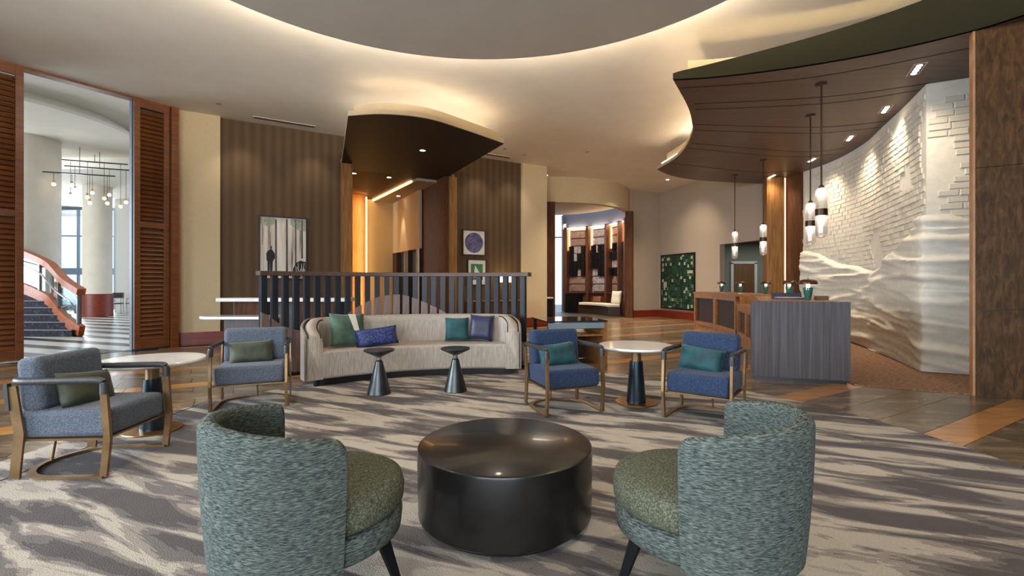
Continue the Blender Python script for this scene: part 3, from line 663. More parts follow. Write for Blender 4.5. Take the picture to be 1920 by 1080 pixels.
MB().prism(fr+bk[::-1], 0.0, 4.297).build('backing', white_m, rw)
def crest(s):   # height of the drapery's upper edge
    f = s/CL
    return 2.12-0.42*math.sin(PI*min(1, f*1.02))**0.8+0.10*math.sin(7*f+1)+0.05*math.sin(19*f)+(0.22*max(0, f-0.8)/0.2 if s <= CL else 0.22-0.5*(s-CL))
def ridge(x): return 1-abs(2*(x-math.floor(x))-1)
def relief(s, z):
    zc = crest(s); g = (zc-z)
    dx = 0.5*mnoise.noise(Vector((s*0.5, z*0.6, 3.1))); zz = z+0.22*math.sin(s*0.9+0.6)*0.5+0.20*dx+0.05*s
    def fold(fs_, fz_, o_, pw): return max(0.0, 1-1.9*abs(mnoise.noise(Vector((s*fs_+o_, zz*fz_+1.3*dx, o_)))))**pw
    am = 0.55+0.6*mnoise.noise(Vector((s*0.5+4, z*0.9, 1.0)))
    d = 0.125*am*fold(0.30, 3.0, 11.3, 2.0)+0.075*am*fold(0.48, 5.0, 5.7, 1.8)+0.024*fold(0.9, 9.5, 2.9, 1.5)
    d += 0.040+0.035*mnoise.noise(Vector((s*0.5, z*1.7, 8.0)))+0.006*mnoise.noise(Vector((s*4, z*6, 2.0)))
    edge = max(0.0, min(1.0, (g+0.02)/0.07))
    side = min(1.0, s/0.15+0.35)
    return d*edge*side-0.004
def in_patch(s, z):     # smooth plaster showing over the brick
    if z < crest(s)+0.02: return True
    v = mnoise.noise(Vector((s*0.75+1.7, z*0.95, 7.7)))
    if s > CL: return (z > 4.08) or (2.75 < z < 3.45 and s-CL < 0.42-0.5*abs(z-3.15))
    return v > 0.22 or z > 4.2
NS, NZ = 236, 84; tot = CL+RL; vs = []; fcs = []
sl = [CL*i/200 for i in range(201)]+[CL+RL*i/35 for i in range(1, 36)]
for i, s in enumerate(sl):
    p, nn = wpos(s)
    if abs(s-CL) < 0.10:
        p2, n2 = wpos(CL+0.01); n1 = wpos(CL-0.12)[1]; k = (s-CL+0.10)/0.20; nn = (n1*(1-k)+n2*k).normalized()
    for j in range(NZ):
        z = 0.02+2.32*j/(NZ-1); d = relief(s, z)
        vs.append((p.x+nn.x*d, p.y+nn.y*d, z))
for i in range(len(sl)-1):
    for j in range(NZ-1): fcs.append((i*NZ+j, (i+1)*NZ+j, (i+1)*NZ+j+1, i*NZ+j+1))
MB().add(vs, fcs).build('drapery_relief', white_m, rw, smooth=80)
# upper raised plaster patches
vs = []; fcs = []
bricks = []
rnd = random.Random(5); row = 0; z = 1.62
bh = 0.098; bl = 0.25
while z+bh < 4.28:
    s = (row % 2)*bl/2+rnd.random()*0.04-bl
    while s < tot:
        l = bl*(0.9+0.2*rnd.random()); sc = s+l/2
        if 0.02 < s and s+l < tot and not (s < CL < s+l) and not in_patch(sc, z+bh/2):
            p, nn = wpos(sc); bricks.append((p, nn, z+bh/2, l))
        s += l
    z += bh; row += 1
bricks.sort(key=lambda b: b[0].y)
bm_ = [MB().add([(-.5, 0, -.5), (.5, 0, -.5), (.5, 0, .5), (-.5, 0, .5), (-.46, -1, -.40), (.46, -1, -.40), (.46, -1, .40), (-.46, -1, .40)],
                [(0, 1, 5, 4), (1, 2, 6, 5), (2, 3, 7, 6), (3, 0, 4, 7), (4, 5, 6, 7)]).mesh('brick', brick_m)]
far = MB()
for i, (p, nn, zz, l) in enumerate(bricks):
    rz = math.atan2(nn.x, -nn.y); dep = 0.012+0.012*rnd.random()
    if i < 300:
        inst('brick', bm_[0], rw, (p.x, p.y, zz), rot=(0, 0.02*(rnd.random()-.5), rz), scale=(l-0.012, dep, bh-0.010))
    else: far.box((p.x, p.y, zz), (l-0.014, dep*2, bh-0.012), rz)
if far.v: tag(far.build('far_bricks', brick_m, rw), None, None, None, 'stuff')

# service carpet behind the desk
tag(MB().prism([(4.46, 6.12), (5.46, 5.56), (6.9, 6.4), (7.4, 8.0), (7.9, 10.8), (7.8, 13), (5.6, 13), (5.4, 11), (5.0, 9.5)], 0.001, 0.012).build('floor_carpet', carpet_m), 'orange-brown ribbed carpet behind reception', None, None, 'structure')

# ------------------------------------------------------------------ reception desk
F = [(5.40, 13.9), (5.45, 13.2), (5.42, 12.4), (5.18, 10.8), (4.92, 9.9), (4.62, 9.0), (4.20, 8.1), (3.78, 7.25), (3.46, 6.58)]
desk = empty('reception_desk', (4.9, 10.5, 0), label='curved oak reception desk with dark ribbed panels and grey stone end', cat='desk')
def dk(o): o.location = (-4.9+o.location.x, -10.5+o.location.y, o.location.z); return o
def offs(P, d):
    out = []
    for i in range(len(P)):
        a = Vector(P[max(i-1, 0)]); b = Vector(P[min(i+1, len(P)-1)]); t = (b-a).normalized(); out.append((P[i][0]-t.y*d, P[i][1]+t.x*d))
    return out
FS = xy(spline(F, 6))
def fseg(y0, y1): return [p for p in FS if y0-1e-6 <= p[1] <= y1+1e-6]
def band(y0, y1, d0, d1, z0, z1):
    P = fseg(y0, y1); return MB().prism(offs(P, d0)+offs(P, d1)[::-1], z0, z1)
HI_, LO_ = 1.08, 0.87
dk(band(10.8, 13.9, -0.03, 0.85, HI_-0.06, HI_).build('counter_top', counter_m, desk))
dk(band(9.0, 10.8, -0.03, 0.85, LO_-0.05, LO_).build('low_counter_top', counter_m, desk))
dk(band(6.58, 9.0, 0.02, 0.95, HI_-0.06, HI_).build('counter_top', counter_m, desk))
dk(band(6.58, 9.0, 0.06, 0.16, 0.05, HI_-0.06).build('front_panel', counter_m, desk))
P = fseg(10.75, 10.85)
dk(MB().box((5.55, 10.66, 0.95), (0.85, 0.06, 0.20), rz=math.radians(14)).build('step_panel', counter_m, desk))
dk(band(9.0, 13.9, 0.06, 0.80, 0.10, 0.80).build('carcass', darkwood_m, desk))
dk(band(9.0, 13.9, -0.02, 0.10, 0.0, 0.14).build('plinth', counter_m, desk))
def at_y(y):
    for i in range(1, len(FS)):
        if FS[i][1] <= y <= FS[i-1][1]:
            f = (FS[i-1][1]-y)/(FS[i-1][1]-FS[i][1]); return Vector(FS[i-1]).lerp(Vector(FS[i]), f)
    return Vector(FS[-1])
bays = [(13.88, 12.55, HI_), (12.55, 10.85, HI_), (10.75, 9.75, LO_), (9.75, 9.02, LO_)]
for ya, yb, top in bays:
    pa, pb = at_y(ya), at_y(yb); d = pb-pa; ln = d.length; rz = math.atan2(d.y, d.x)
    for x, wd in ((0.045, 0.09), (ln-0.045, 0.09)):
        o = MB().box((x, 0.03, top/2), (wd, 0.10, top-0.12)).build('stile', counter_m, desk, rz=rz); o.location = (pa.x, pa.y, 0); dk(o)
    for z, h in ((top-0.11, 0.12), (0.19, 0.10)):
        o = MB().box((ln/2, 0.03, z), (ln, 0.095, h)).build('rail', counter_m, desk, rz=rz); o.location = (pa.x, pa.y, 0); dk(o)
    nr = int(ln/0.055); rm = MB().box((0, 0, (top-0.11+0.19)/2), (0.036, 0.03, top-0.36)).mesh('rib', darkwood_m)
    for k in range(nr):
        x = 0.12+(ln-0.24)*(k+0.5)/nr; q = pa+d.normalized()*x; nrm = Vector((-d.y, d.x)).normalized()
        inst('rib', rm, desk, (q.x+nrm.x*0.05-4.9, q.y+nrm.y*0.05-10.5, 0), rz)
# stone end
e0, e1 = Vector((3.30, 6.45)), Vector((4.41, 6.11)); d = e1-e0; rz = math.atan2(d.y, d.x)
o = MB().box((d.length/2, 0.06, 0.055+0.51), (d.length, 0.12, 1.03)).build('stone_end', slate_m, desk, rz=rz, bevel=0.004); o.location = (e0.x, e0.y, 0); dk(o); o['label'] = 'grey veined stone end panel'
o = MB().box((d.length/2, 0.08, 0.028), (d.length-0.06, 0.08, 0.056)).build('toe_kick', black_m, desk, rz=rz); o.location = (e0.x, e0.y, 0); dk(o)
# things on the desk
def desk_lamp(x, y, z, label):
    e = empty('mushroom_lamp', (x, y, z), label=label, cat='lamp', group='mushroom lamps on the reception desk')
    MB().lathe([(0.001, 0.0), (0.03, 0.0), (0.034, 0.01), (0.055, 0.10), (0.066, 0.17), (0.062, 0.185), (0.001, 0.185)], 24).build('base', mat('jade_glass', (40, 96, 84), rough=0.15, coat=0.5) if 'jade_glass' not in MATS else MATS['jade_glass'], e, smooth=50)
    MB().lathe([(0.02, 0.185), (0.024, 0.20), (0.024, 0.232), (0.018, 0.24)], 16).build('bulb', bulb_m, e, smooth=50)
    MB().lathe([(0.122, 0.232), (0.125, 0.238), (0.122, 0.262), (0.105, 0.287), (0.07, 0.302), (0.001, 0.308)], 32).build('dome', brass_dark, e, smooth=60)
    MB().sphere((0, 0, 0.314), 0.010, 10, 6).build('finial', brass_dark, e)
    light('lamp_glow', 'POINT', (x, y, z+0.215), 2.2, WARM, rad=0.02)
brass_dark = mat('dark_brass_dome', (92, 62, 40), rough=0.3, metal=0.7)
desk_lamp(6.12, 14.0-0.3, HI_, 'mushroom lamp at the far end of the reception counter by the mosaic wall')
desk_lamp(6.18, 12.7, HI_, 'mushroom lamp on the counter in front of the alcove door')
desk_lamp(5.98, 11.05, HI_, 'mushroom lamp beside the step down in the oak counter')
desk_lamp(5.17, 8.75, HI_, 'mushroom lamp behind the dark document tray')
desk_lamp(4.32, 6.85, HI_, 'mushroom lamp standing on the grey stone desk end')
e = empty('document_tray', (4.32, 7.35, HI_), math.radians(-20), 'dark blue document tray lying on the desk', 'tray')
MB().box((0, 0, 0.012), (0.42, 0.26, 0.024)).build('base', mat('navy_tray', (30, 32, 58), rough=0.4), e, bevel=0.004)
MB().box((0, 0.12, 0.05), (0.42, 0.02, 0.09), rx=-0.3).build('upstand', MATS['navy_tray'], e)
MB().box((0, -0.02, 0.028), (0.34, 0.2, 0.006)).build('papers', ivory_m, e)
tag(MB().box((0, 0, 0.03), (0.16, 0.12, 0.06)).build('wooden_box', doorw_m, loc=(4.6, 6.98, HI_), rz=-0.3, bevel=0.006), 'little wooden box beside the nearest mushroom lamp', 'box')

# ------------------------------------------------------------------ pendants
def pendant(x, y, label):
    e = empty('pendant_lamp', (x, y, 2.0), label=label, cat='pendant lamp', group='glass capsule pendants over reception')
    MB().lathe([(0.001, 2.298), (0.075, 2.298), (0.075, 2.28), (0.02, 2.27), (0.001, 2.27)], 24).build('ceiling_rose', bronze_dark, e, smooth=40)
    MB().tube([(0, 0, 0.78), (0, 0, 2.28)], 0.012, 10).build('rod', bronze_dark, e, smooth=60)
    r = 0.078
    prof = [(0.001, 0.0)]+[(r*math.sin(a), r-r*math.cos(a)) for a in [PI/2*i/7 for i in range(1, 8)]]+[(r, 0.35)]
    MB().lathe(prof, 28).build('lower_glass', pend_m, e, smooth=60)
    MB().lathe([(q, 0.76-zz) for q, zz in prof], 28).build('upper_glass', pend_m, e, smooth=60)
    MB().lathe([(r*1.0, 0.335), (r*1.06, 0.335), (r*1.06, 0.435), (r*1.0, 0.435)], 28).build('band', bronze_dark, e, smooth=40)
    MB().lathe([(0.02, 0.74), (0.035, 0.76), (0.035, 0.775), (0.012, 0.80)], 16).build('cap', bronze_dark, e, smooth=40)
    for zz in (0.68, 0.30):
        MB().sphere((0, 0, zz), 0.034, 16, 8, 1.15).build('bulb', pbulb_m, e, smooth=80)
    # ribbed inner glass sleeve
    for zz0, zz1 in ((0.07, 0.30), (0.47, 0.66)):
        MB().lathe([(0.05, zz0), (0.052, zz1)], 20).build('inner_sleeve', pend_m, e, smooth=60)
    light('pendant_glow', 'POINT', (x, y, 2.30), 2.6, SOFT, rad=0.06); light('pendant_glow', 'POINT', (x, y, 2.68), 2.6, SOFT, rad=0.06)
bronze_dark = mat('dark_bronze', (66, 48, 34), rough=0.35, metal=0.8)
pendant(6.10, 12.85, 'glass capsule pendant hanging before the taupe wall, farthest from the stone slab')
pendant(6.05, 11.30, 'glass capsule pendant hanging beside the wood column')
pendant(5.29, 8.32, 'glass capsule pendant with shorter rod in front of the white brick')
pendant(4.62, 7.01, 'glass capsule pendant closest to the brown stone slab')

# ------------------------------------------------------------------ pictures
def picture(name, s, z0, z1, wd, label, fr_m, cv_m, mount=None, d=0.06):
    e = empty(name, (*W(s, d), z0), UA, label, 'picture'); h = z1-z0; f = 0.03
    for x in (-wd/2+f/2, wd/2-f/2): MB().box((x, 0, h/2), (f, 0.05, h)).build('frame_side', fr_m, e)
    for z in (f/2, h-f/2): MB().box((0, 0, z), (wd-2*f, 0.05, f)).build('frame_rail', fr_m, e)
    MB().box((0, 0.01, h/2), (wd-2*f, 0.02, h-2*f)).build('print', cv_m, e)
    return e
wood_print = mat('woodland_print', (222, 212, 196), (86, 74, 72), c3=(196, 182, 166), scale=(5.5, 1, 0.35), ns=1.6, det=5, lo=0.42, hi=0.72, rough=0.6)
e = picture('woodland_picture', 1.26, 1.42, 2.89, 1.03, 'tall framed woodland picture with a dark walking figure', black_m, wood_print)
fig_m = mat('ink_black', (16, 16, 20), rough=0.7); grn_m = mat('leaf_green_ink', (172, 176, 156), (130, 142, 118), ns=8, rough=0.7); twig_m = mat('pale_twig_ink', (226, 220, 206), rough=0.7)
def flat(e, name, pts, m, y=-0.002): 
    mb = MB(); n = len(pts); vs = [(x, y, z) for x, z in pts]+[(x, y-0.002, z) for x, z in pts]
    mb.add(vs, [tuple(range(n)), tuple(range(2*n-1, n-1, -1))]+[(i, (i+1) % n, n+(i+1) % n, n+i) for i in range(n)]); return mb.build(name, m, e)
flat(e, 'figure', [(-.33, .18), (-.29, .18), (-.285, .42), (-.275, .18), (-.235, .18), (-.225, .42), (-.18, .50), (-.185, .60), (-.23, .68), (-.25, .70), (-.24, .77), (-.28, .77), (-.275, .70), (-.33, .66), (-.36, .60), (-.355, .45), (-.335, .42)], fig_m)
for x, w0, h0, h1 in ((-.16, .05, .05, 1.40), (.07, .05, .05, 1.42), (.26, .035, .3, 1.42), (.40, .04, .5, 1.42), (-.44, .012, .8, 1.42), (-.27, .012, .77, 1.10)):
    flat(e, 'tree_trunk', [(x-w0/2, h0), (x+w0/2, h0), (x+w0/3, h1), (x-w0/3, h1)], mat('trunk_ink', (98, 86, 84), (60, 54, 54), scale=(9, 1, 1), ns=3, rough=0.7) if 'trunk_ink' not in MATS else MATS['trunk_ink'], -0.001)
flat(e, 'thicket', [(.20, .05), (.48, .05), (.48, .42), (.36, .45), (.27, .40), (.20, .25)], fig_m, -0.003)
rnd = random.Random(3)
for k in range(9):
    x0, z0_ = .22+.25*rnd.random(), .06+.1*rnd.random(); x1, z1_ = min(.47, max(.21, x0+.2*(rnd.random()-.5))), z0_+.12+.14*rnd.random()
    flat(e, 'twig', [(x0, z0_), (x0+.012, z0_), (x1+.008, z1_), (x1, z1_)], twig_m, -0.005)
flat(e, 'leaf_canopy', [(-.48, 1.28), (-.30, 1.22), (-.18, 1.30), (-.18, 1.43), (-.48, 1.43)], grn_m, -0.0015)
flat(e, 'leaf_canopy', [(.15, 1.30), (.30, 1.18), (.48, 1.15), (.48, 1.43), (.15, 1.43)], grn_m, -0.0008)
e = picture('moon_picture', 6.21, 2.13, 2.87, 0.74, 'square dark-framed print of a round violet moon', darkwood_m, ivory_m)
moon = flat(e, 'moon', [(0.29*math.cos(a), 0.37+0.29*math.sin(a)) for a in [2*PI*i/40 for i in range(40)]], mat('violet_moon', (112, 106, 142), (54, 50, 82), ns=6, det=7, dist=1, rough=0.7))
e = picture('triangle_picture', 6.30, 1.27, 2.03, 0.62, 'dark-framed print of a white triangle on green', darkwood_m, ivory_m)
gsq = flat(e, 'green_field', [(-.19, .16), (.19, .16), (.19, .62), (-.19, .62)], mat('print_green', (62, 110, 78), rough=0.7))
flat(e, 'white_triangle', [(-.10, .24), (.17, .24), (-.06, .58)], ivory_m, -0.005)
# green mosaic on the far right wall
mos = bpy.data.materials.new('green_mosaic'); mos.use_nodes = True; nt = mos.node_tree; N = nt.nodes; L = nt.links; b = N['Principled BSDF']; b.inputs['Roughness'].default_value = 0.3
tc = N.new('ShaderNodeTexCoord'); sn = N.new('ShaderNodeVectorMath'); sn.operation = 'SNAP'; sn.inputs[1].default_value = (0.105, 1, 0.105); L.new(tc.outputs['Object'], sn.inputs[0])
wn = N.new('ShaderNodeTexWhiteNoise'); L.new(sn.outputs[0], wn.inputs['Vector'])
sx = N.new('ShaderNodeSeparateXYZ'); L.new(sn.outputs[0], sx.inputs[0]); ab = N.new('ShaderNodeMath'); ab.operation = 'ABSOLUTE'; L.new(sx.outputs[0], ab.inputs[0])
ma = N.new('ShaderNodeMath'); ma.operation = 'MULTIPLY_ADD'; ma.inputs[1].default_value = 0.26; L.new(ab.outputs[0], ma.inputs[0]); L.new(wn.outputs['Value'], ma.inputs[2])
r = N.new('ShaderNodeValToRGB'); r.color_ramp.interpolation = 'CONSTANT'; e_ = r.color_ramp.elements; e_[0].color = lin((20, 58, 44)); e_[1].position = 0.35; e_[1].color = lin((14, 42, 34))
for p_, c_ in ((0.62, (28, 76, 56)), (0.955, (90, 118, 92)), (1.0, (186, 186, 160))): x = e_.new(p_); x.color = lin(c_)
L.new(ma.outputs[0], r.inputs[0]); L.new(r.outputs[0], b.inputs['Base Color'])
q0, q1 = Vector((6.02, 18.86)), Vector((6.60, 16.88)); ra = math.atan2((q1-q0).y, (q1-q0).x); ml = (q1-q0).length
nb = Vector((-(q1-q0).y, (q1-q0).x)).normalized(); pm = (q0+q1)/2-nb*0.03
e = empty('mosaic_artwork', (pm.x, pm.y, 0.34), ra, 'large dark green mosaic artwork with pale specks and black frame', 'picture')
MB().box((0, 0, 1.06), (ml-0.1, 0.03, 2.06)).build('mosaic_panel', mos, e)
for x in (-ml/2+.03, ml/2-.03): MB().box((x, 0, 1.06), (0.06, 0.05, 2.12)).build('frame_side', black_m, e)
for z in (0.03, 2.09): MB().box((0, 0, z), (ml-.12, 0.05, 0.06)).build('frame_rail', black_m, e)
for k in range(1, 18): MB().box((-ml/2+ml*k/18, -0.0155, 1.06), (0.008, 0.004, 2.0)).build('mosaic_joint', black_m, e)
for k in range(1, 19): MB().box((0, -0.0155, 0.06+2.0*k/19), (ml-.12, 0.004, 0.008)).build('mosaic_joint', black_m, e)

# ------------------------------------------------------------------ consoles by the brown wall
e = empty('bar_console', (-4.55, 9.55, 0), label='bar-height console with white top in front of the brown wall', cat='console table')
MB().box((0, 0, 1.0), (2.62, 0.55, 0.075)).build('top', marble_m, e, bevel=0.01)
MB().box((-0.75, 0.02, 0.48), (0.5, 0.40, 0.96)).build('pedestal', midwood_m, e); MB().box((0.65, 0.02, 0.48), (0.7, 0.40, 0.96)).build('pedestal', midwood_m, e)
MB().box((0, 0.16, 0.55), (2.4, 0.06, 0.80)).build('back_panel', darkwood_m, e)
e = empty('low_console', (-4.75, 8.35, 0), label='lower console table with rounded white top beside the slatted screen', cat='console table')
top = [(-0.72, -0.05)]+[(-0.55-0.2*math.cos(a), 0.0-0.26*math.sin(a)) for a in [PI/6*i for i in range(1, 4)]]
P_ = [(-0.78, 0.0), (-0.72, -0.14), (-0.55, -0.25), (0.55, -0.25), (0.55, 0.25), (-0.55, 0.25), (-0.72, 0.14)]
MB().prism(P_, 0.70, 0.75).build('top', marble_m, e, bevel=0.008)
MB().box((0.1, 0.05, 0.35), (0.8, 0.34, 0.70)).build('pedestal', darkwood_m, e)
e = empty('sideboard', (*W(6.75, -0.18), 0), UA, 'dark wood sideboard under the table lamp', 'sideboard')
MB().box((0, 0, 0.83), (1.7, 0.42, 0.03)).build('top', counter_m, e); MB().box((0, 0.03, 0.44), (1.6, 0.34, 0.75)).build('body', darkwood_m, e)
for x in (-0.835, 0.835): MB().box((x, 0, 0.42), (0.03, 0.42, 0.82)).build('side', midwood_m, e)
for x in (-.4, .4): MB().box((x, -0.145, 0.44), (0.76, 0.02, 0.70)).build('door', midwood_m, e)
p = W(7.15, -0.2)
e = empty('table_lamp', (p[0], p[1], 0.845), label='table lamp with glowing yellow shade on the sideboard', cat='lamp')
MB().lathe([(0.001, 0), (0.08, 0), (0.08, 0.02), (0.05, 0.03), (0.045, 0.48), (0.012, 0.5), (0.012, 0.58)], 20).build('base', black_m, e, smooth=40)
MB().lathe([(0.20, 0.52), (0.19, 0.79)], 28).build('shade', shade_m, e, smooth=60)
light('table_lamp_glow', 'POINT', (p[0], p[1], 0.845+0.72), 16, WARM, rad=0.08)

# ------------------------------------------------------------------ slatted screen behind the sofa
S0, S1 = Vector((-3.48, 6.47)), Vector((0.22, 7.38)); ch = S1-S0; cl = ch.length; sag = 0.62
sr = (cl*cl/4+sag*sag)/(2*sag); su = ch.normalized(); sv = Vector((-su.y, su.x)); sc_ = (S0+S1)/2+sv*(sag-sr)
ha = math.asin(cl/2/sr); ba = math.atan2(sv.y, sv.x)
def scr(f, r=0.0): a = ba+ha-2*ha*f; return Vector((sc_.x+(sr+r)*math.cos(a), sc_.y+(sr+r)*math.sin(a))), a
scn = empty('slatted_screen', (sc_.x, sc_.y, 0), label='curved slatted room divider with mountain-shaped boards behind the sofa', cat='room divider')
def loc2(p, z=0): return (p.x-sc_.x, p.y-sc_.y, z)
pth = [loc2(scr(-0.006+1.022*i/40)[0], 1.466) for i in range(41)]
MB().sweep(pth, [(-0.075, -0.032), (0.075, -0.032), (0.075, 0.032), (-0.075, 0.032)]).build('top_rail', rail_m, scn, smooth=30, bevel=0.006)
MB().sweep([loc2(scr(i/40)[0], 0.025) for i in range(41)], [(-0.05, -0.025), (0.05, -0.025), (0.05, 0.025), (-0.05, 0.025)]).build('base_rail', black_m, scn, smooth=30)
sm_ = MB().box((0, 0, 0.745), (0.075, 0.10, 1.39)).mesh('slat', slat_m)
# height of the mountain-shaped boards at 41 even steps along the screen
HUMP = [0.93, 0.872, 0.777, 0.714, 0.677, 0.647, 0.615, 0.584, 0.553, 0.602, 0.66, 0.765, 0.877, 0.942, 0.995, 1.046, 1.098, 1.125, 1.142, 1.15, 1.15, 1.127, 1.095, 1.054, 1.009, 0.965, 0.918, 0.859, 0.745, 0.605, 0.583, 0.565, 0.547, 0.529, 0.511, 0.494, 0.476, 0.458, 0.441, 0.423, 0.406]
def hump(f):
    q = max(0.0, min(39.999, f*40)); i = int(q); return HUMP[i]+(HUMP[i+1]-HUMP[i])*(q-i)
NSL = 28
for i in range(NSL):
    f = (i+0.3)/(NSL-0.4); p, a = scr(f)
    inst('slat', sm_, scn, loc2(p), a-PI/2)
    pf, _ = scr(f, -0.066); hw = 0.052
    hl, hr = hump(f-0.012), hump(f+0.012)
    mb = MB().add([(-hw, -.012, .05), (hw, -.012, .05), (hw, .012, .05), (-hw, .012, .05), (-hw, -.012, hl), (hw, -.012, hr), (hw, .012, hr), (-hw, .012, hl)],
                  [(3, 2, 1, 0), (4, 5, 6, 7), (0, 1, 5, 4), (1, 2, 6, 5), (2, 3, 7, 6), (3, 0, 4, 7)])
    mb.build('board', board_m, scn, loc=loc2(pf), rz=a-PI/2)

# ------------------------------------------------------------------ sofa
sofa = empty('curved_sofa', (-1.24, 6.33, 0), math.radians(18), 'long curved oatmeal linen sofa in front of the slatted screen', 'sofa')
HB = 1.40
shell = spline([(-1.36, -0.02), (-1.43, 0.22), (-1.39, 0.48), (-1.20, 0.70), (-0.85, 0.85), (-0.42, 0.945), (0, 0.975), (0.42, 0.945), (0.85, 0.83), (1.18, 0.67), (1.37, 0.46), (1.42, 0.22), (1.36, -0.02)], 8)
n = len(shell)
def shell_obj(off_in, off_out, z0, ztopf, m, name, nround=6):
    vs = []; fcs = []
    sec_n = None
    for i, p in enumerate(shell):
        t = (shell[min(i+1, n-1)]-shell[max(i-1, 0)]).normalized(); nr = Vector((-t.y, t.x, 0))       # points outward (back)
        zt = ztopf(i/(n-1)); c = (off_in+off_out)/2; hwid = (off_out-off_in)/2
        prof = [(off_in, z0), (off_in, zt-hwid)]+[(c-hwid*math.cos(k*PI/nround), zt-hwid+hwid*math.sin(k*PI/nround)) for k in range(1, nround)]+[(off_out, zt-hwid), (off_out, z0)]
        for o_, z_ in prof: vs.append((p.x+nr.x*o_, p.y+nr.y*o_, z_))
        sec_n = len(prof)
    for i in range(n-1):
        for k in range(sec_n): k2 = (k+1) % sec_n; fcs.append((i*sec_n+k, i*sec_n+k2, (i+1)*sec_n+k2, (i+1)*sec_n+k))
    fcs += [tuple(range(sec_n-1, -1, -1)), tuple((n-1)*sec_n+k for k in range(sec_n))]
    return MB().add(vs, fcs).build(name, m, sofa, smooth=50)
def ztop(f):
    e = min(f, 1-f); return 0.66+0.20*min(1.0, e/0.16)**0.7
shell_obj(-0.15, 0.045, 0.10, lambda f: ztop(f)-0.004, sofa_m, 'backrest')
shell_obj(0.035, 0.075, 0.10, lambda f: ztop(f)-0.012, sofaout_m, 'outer_shell', 4)
for o_ in (0.03, -0.12):
    pp = []
    for i, p in enumerate(shell):
        t = (shell[min(i+1, n-1)]-shell[max(i-1, 0)]).normalized(); nr = Vector((-t.y, t.x, 0))
        if min(i, n-1-i)/(n-1) < 0.19: pp.append((i, (p.x+nr.x*o_, p.y+nr.y*o_, ztop(i/(n-1))-(0.03 if o_ > 0 else 0.035))))
    for side in (0, 1):
        q = [v for i, v in pp if (i < n/2) == (side == 0)]
        MB().tube(q, 0.008, 8).build('piping', black_m, sofa, smooth=60)
for sx_ in (0, n-1):
    p = shell[sx_]; MB().tube([(p.x+(0.05 if sx_ else -0.05), p.y-0.012, 0.12), (p.x+(0.05 if sx_ else -0.05), p.y-0.012, 0.62)], 0.006, 6).build('piping', black_m, sofa)
frontc = [(x, 0.30*(1-(x/1.36)**2)-0.03) for x in [-1.36+2.72*i/24 for i in range(25)]]
backc = [(p.x*0.985, p.y-0.0) for p in shell[2:-2]]
seatpoly = frontc[1:24]+[(q[0]*0.99, q[1]-0.03) for q in backc[::-1]]
MB().prism(seatpoly, 0.10, 0.455).build('seat', sofa_m, sofa, bevel=0.035, seg=3, smooth=50)
MB().prism([(x*0.97, y*0.9+0.06) for x, y in seatpoly], 0.016, 0.10).build('plinth', black_m, sofa)
MB().lathe([(0.001, 0.016), (0.03, 0.016), (0.035, 0.03), (0.03, 0.10), (0.001, 0.10)], 16, (-1.30, 0.06, 0)).build('foot', black_m, sofa, smooth=40)
SM = Matrix.Translation((-1.24, 6.33, 0)) @ Matrix.Rotation(math.radians(18), 4, 'Z')
def on_sofa(x, y, z): return tuple(SM @ Vector((x, y, z)))
sr_ = math.radians(18)
gp = pillow('sage_cushion', 0.50, 0.46, 0.17, greenv_m, on_sofa(-0.93, 0.45, 0.685), sr_+0.45, -0.28, 'sage green velvet cushion with a white sash on the sofa', 0.06)
rb = MB(); rb.v = []; rb.f = []
vs = [(x, 0, z) for x, z in ((-0.02, 0.20), (0.08, 0.20), (0.13, -0.06), (0.06, -0.05))]
ribbon = MB().add([(x, -0.094, z) for x, _, z in vs]+[(x, -0.089, z) for x, _, z in vs], [(0, 1, 2, 3), (7, 6, 5, 4), (0, 1, 5, 4), (1, 2, 6, 5), (2, 3, 7, 6), (3, 0, 4, 7)]).build('sash', ivory_m, gp)
pillow('quilted_lumbar_cushion', 0.58, 0.26, 0.15, navyq_m, on_sofa(-0.55, 0.36, 0.585), sr_+0.12, -0.30, 'long quilted royal navy cushion lying on the sofa', -0.10)
pillow('teal_cushion', 0.36, 0.36, 0.15, tealv_m, on_sofa(0.62, 0.58, 0.635), sr_-0.22, -0.25, 'small square teal velvet cushion on the sofa')
pillow('navy_cushion', 0.38, 0.40, 0.15, navy_m, on_sofa(0.97, 0.47, 0.655), sr_-0.50, -0.20, 'shiny navy blue cushion at the sofa arm', 0.05)

# ------------------------------------------------------------------ console at the sofa end
e = empty('end_console', (0.98, 7.85, 0), math.radians(12), 'wooden console with dark glass top behind the royal blue armchair', 'console table')
MB().box((-0.05, 0, 0.725), (1.0, 0.95, 0.025)).build('glass_top', mat('smoked_glass_top', (40, 44, 46), rough=0.05, coat=0.5), e)
MB().box((0.43, 0, 0.355), (0.05, 0.93, 0.71)).build('side_panel', counter_m, e)
for x in (-0.50,): 
    for y in (-0.43, 0.43): MB().box((x, y, 0.355), (0.05, 0.05, 0.71)).build('leg', black_m, e)
MB().box((-0.05, -0.45, 0.66), (0.95, 0.03, 0.09)).build('apron', mat('blue_grey_apron', (128, 138, 146), rough=0.4), e)
MB().box((-0.05, 0.0, 0.50), (0.92, 0.85, 0.03)).build('shelf', counter_m, e)
MB().box((-0.05, 0.40, 0.25), (0.92, 0.03, 0.48)).build('rear_panel', darkwood_m, e)

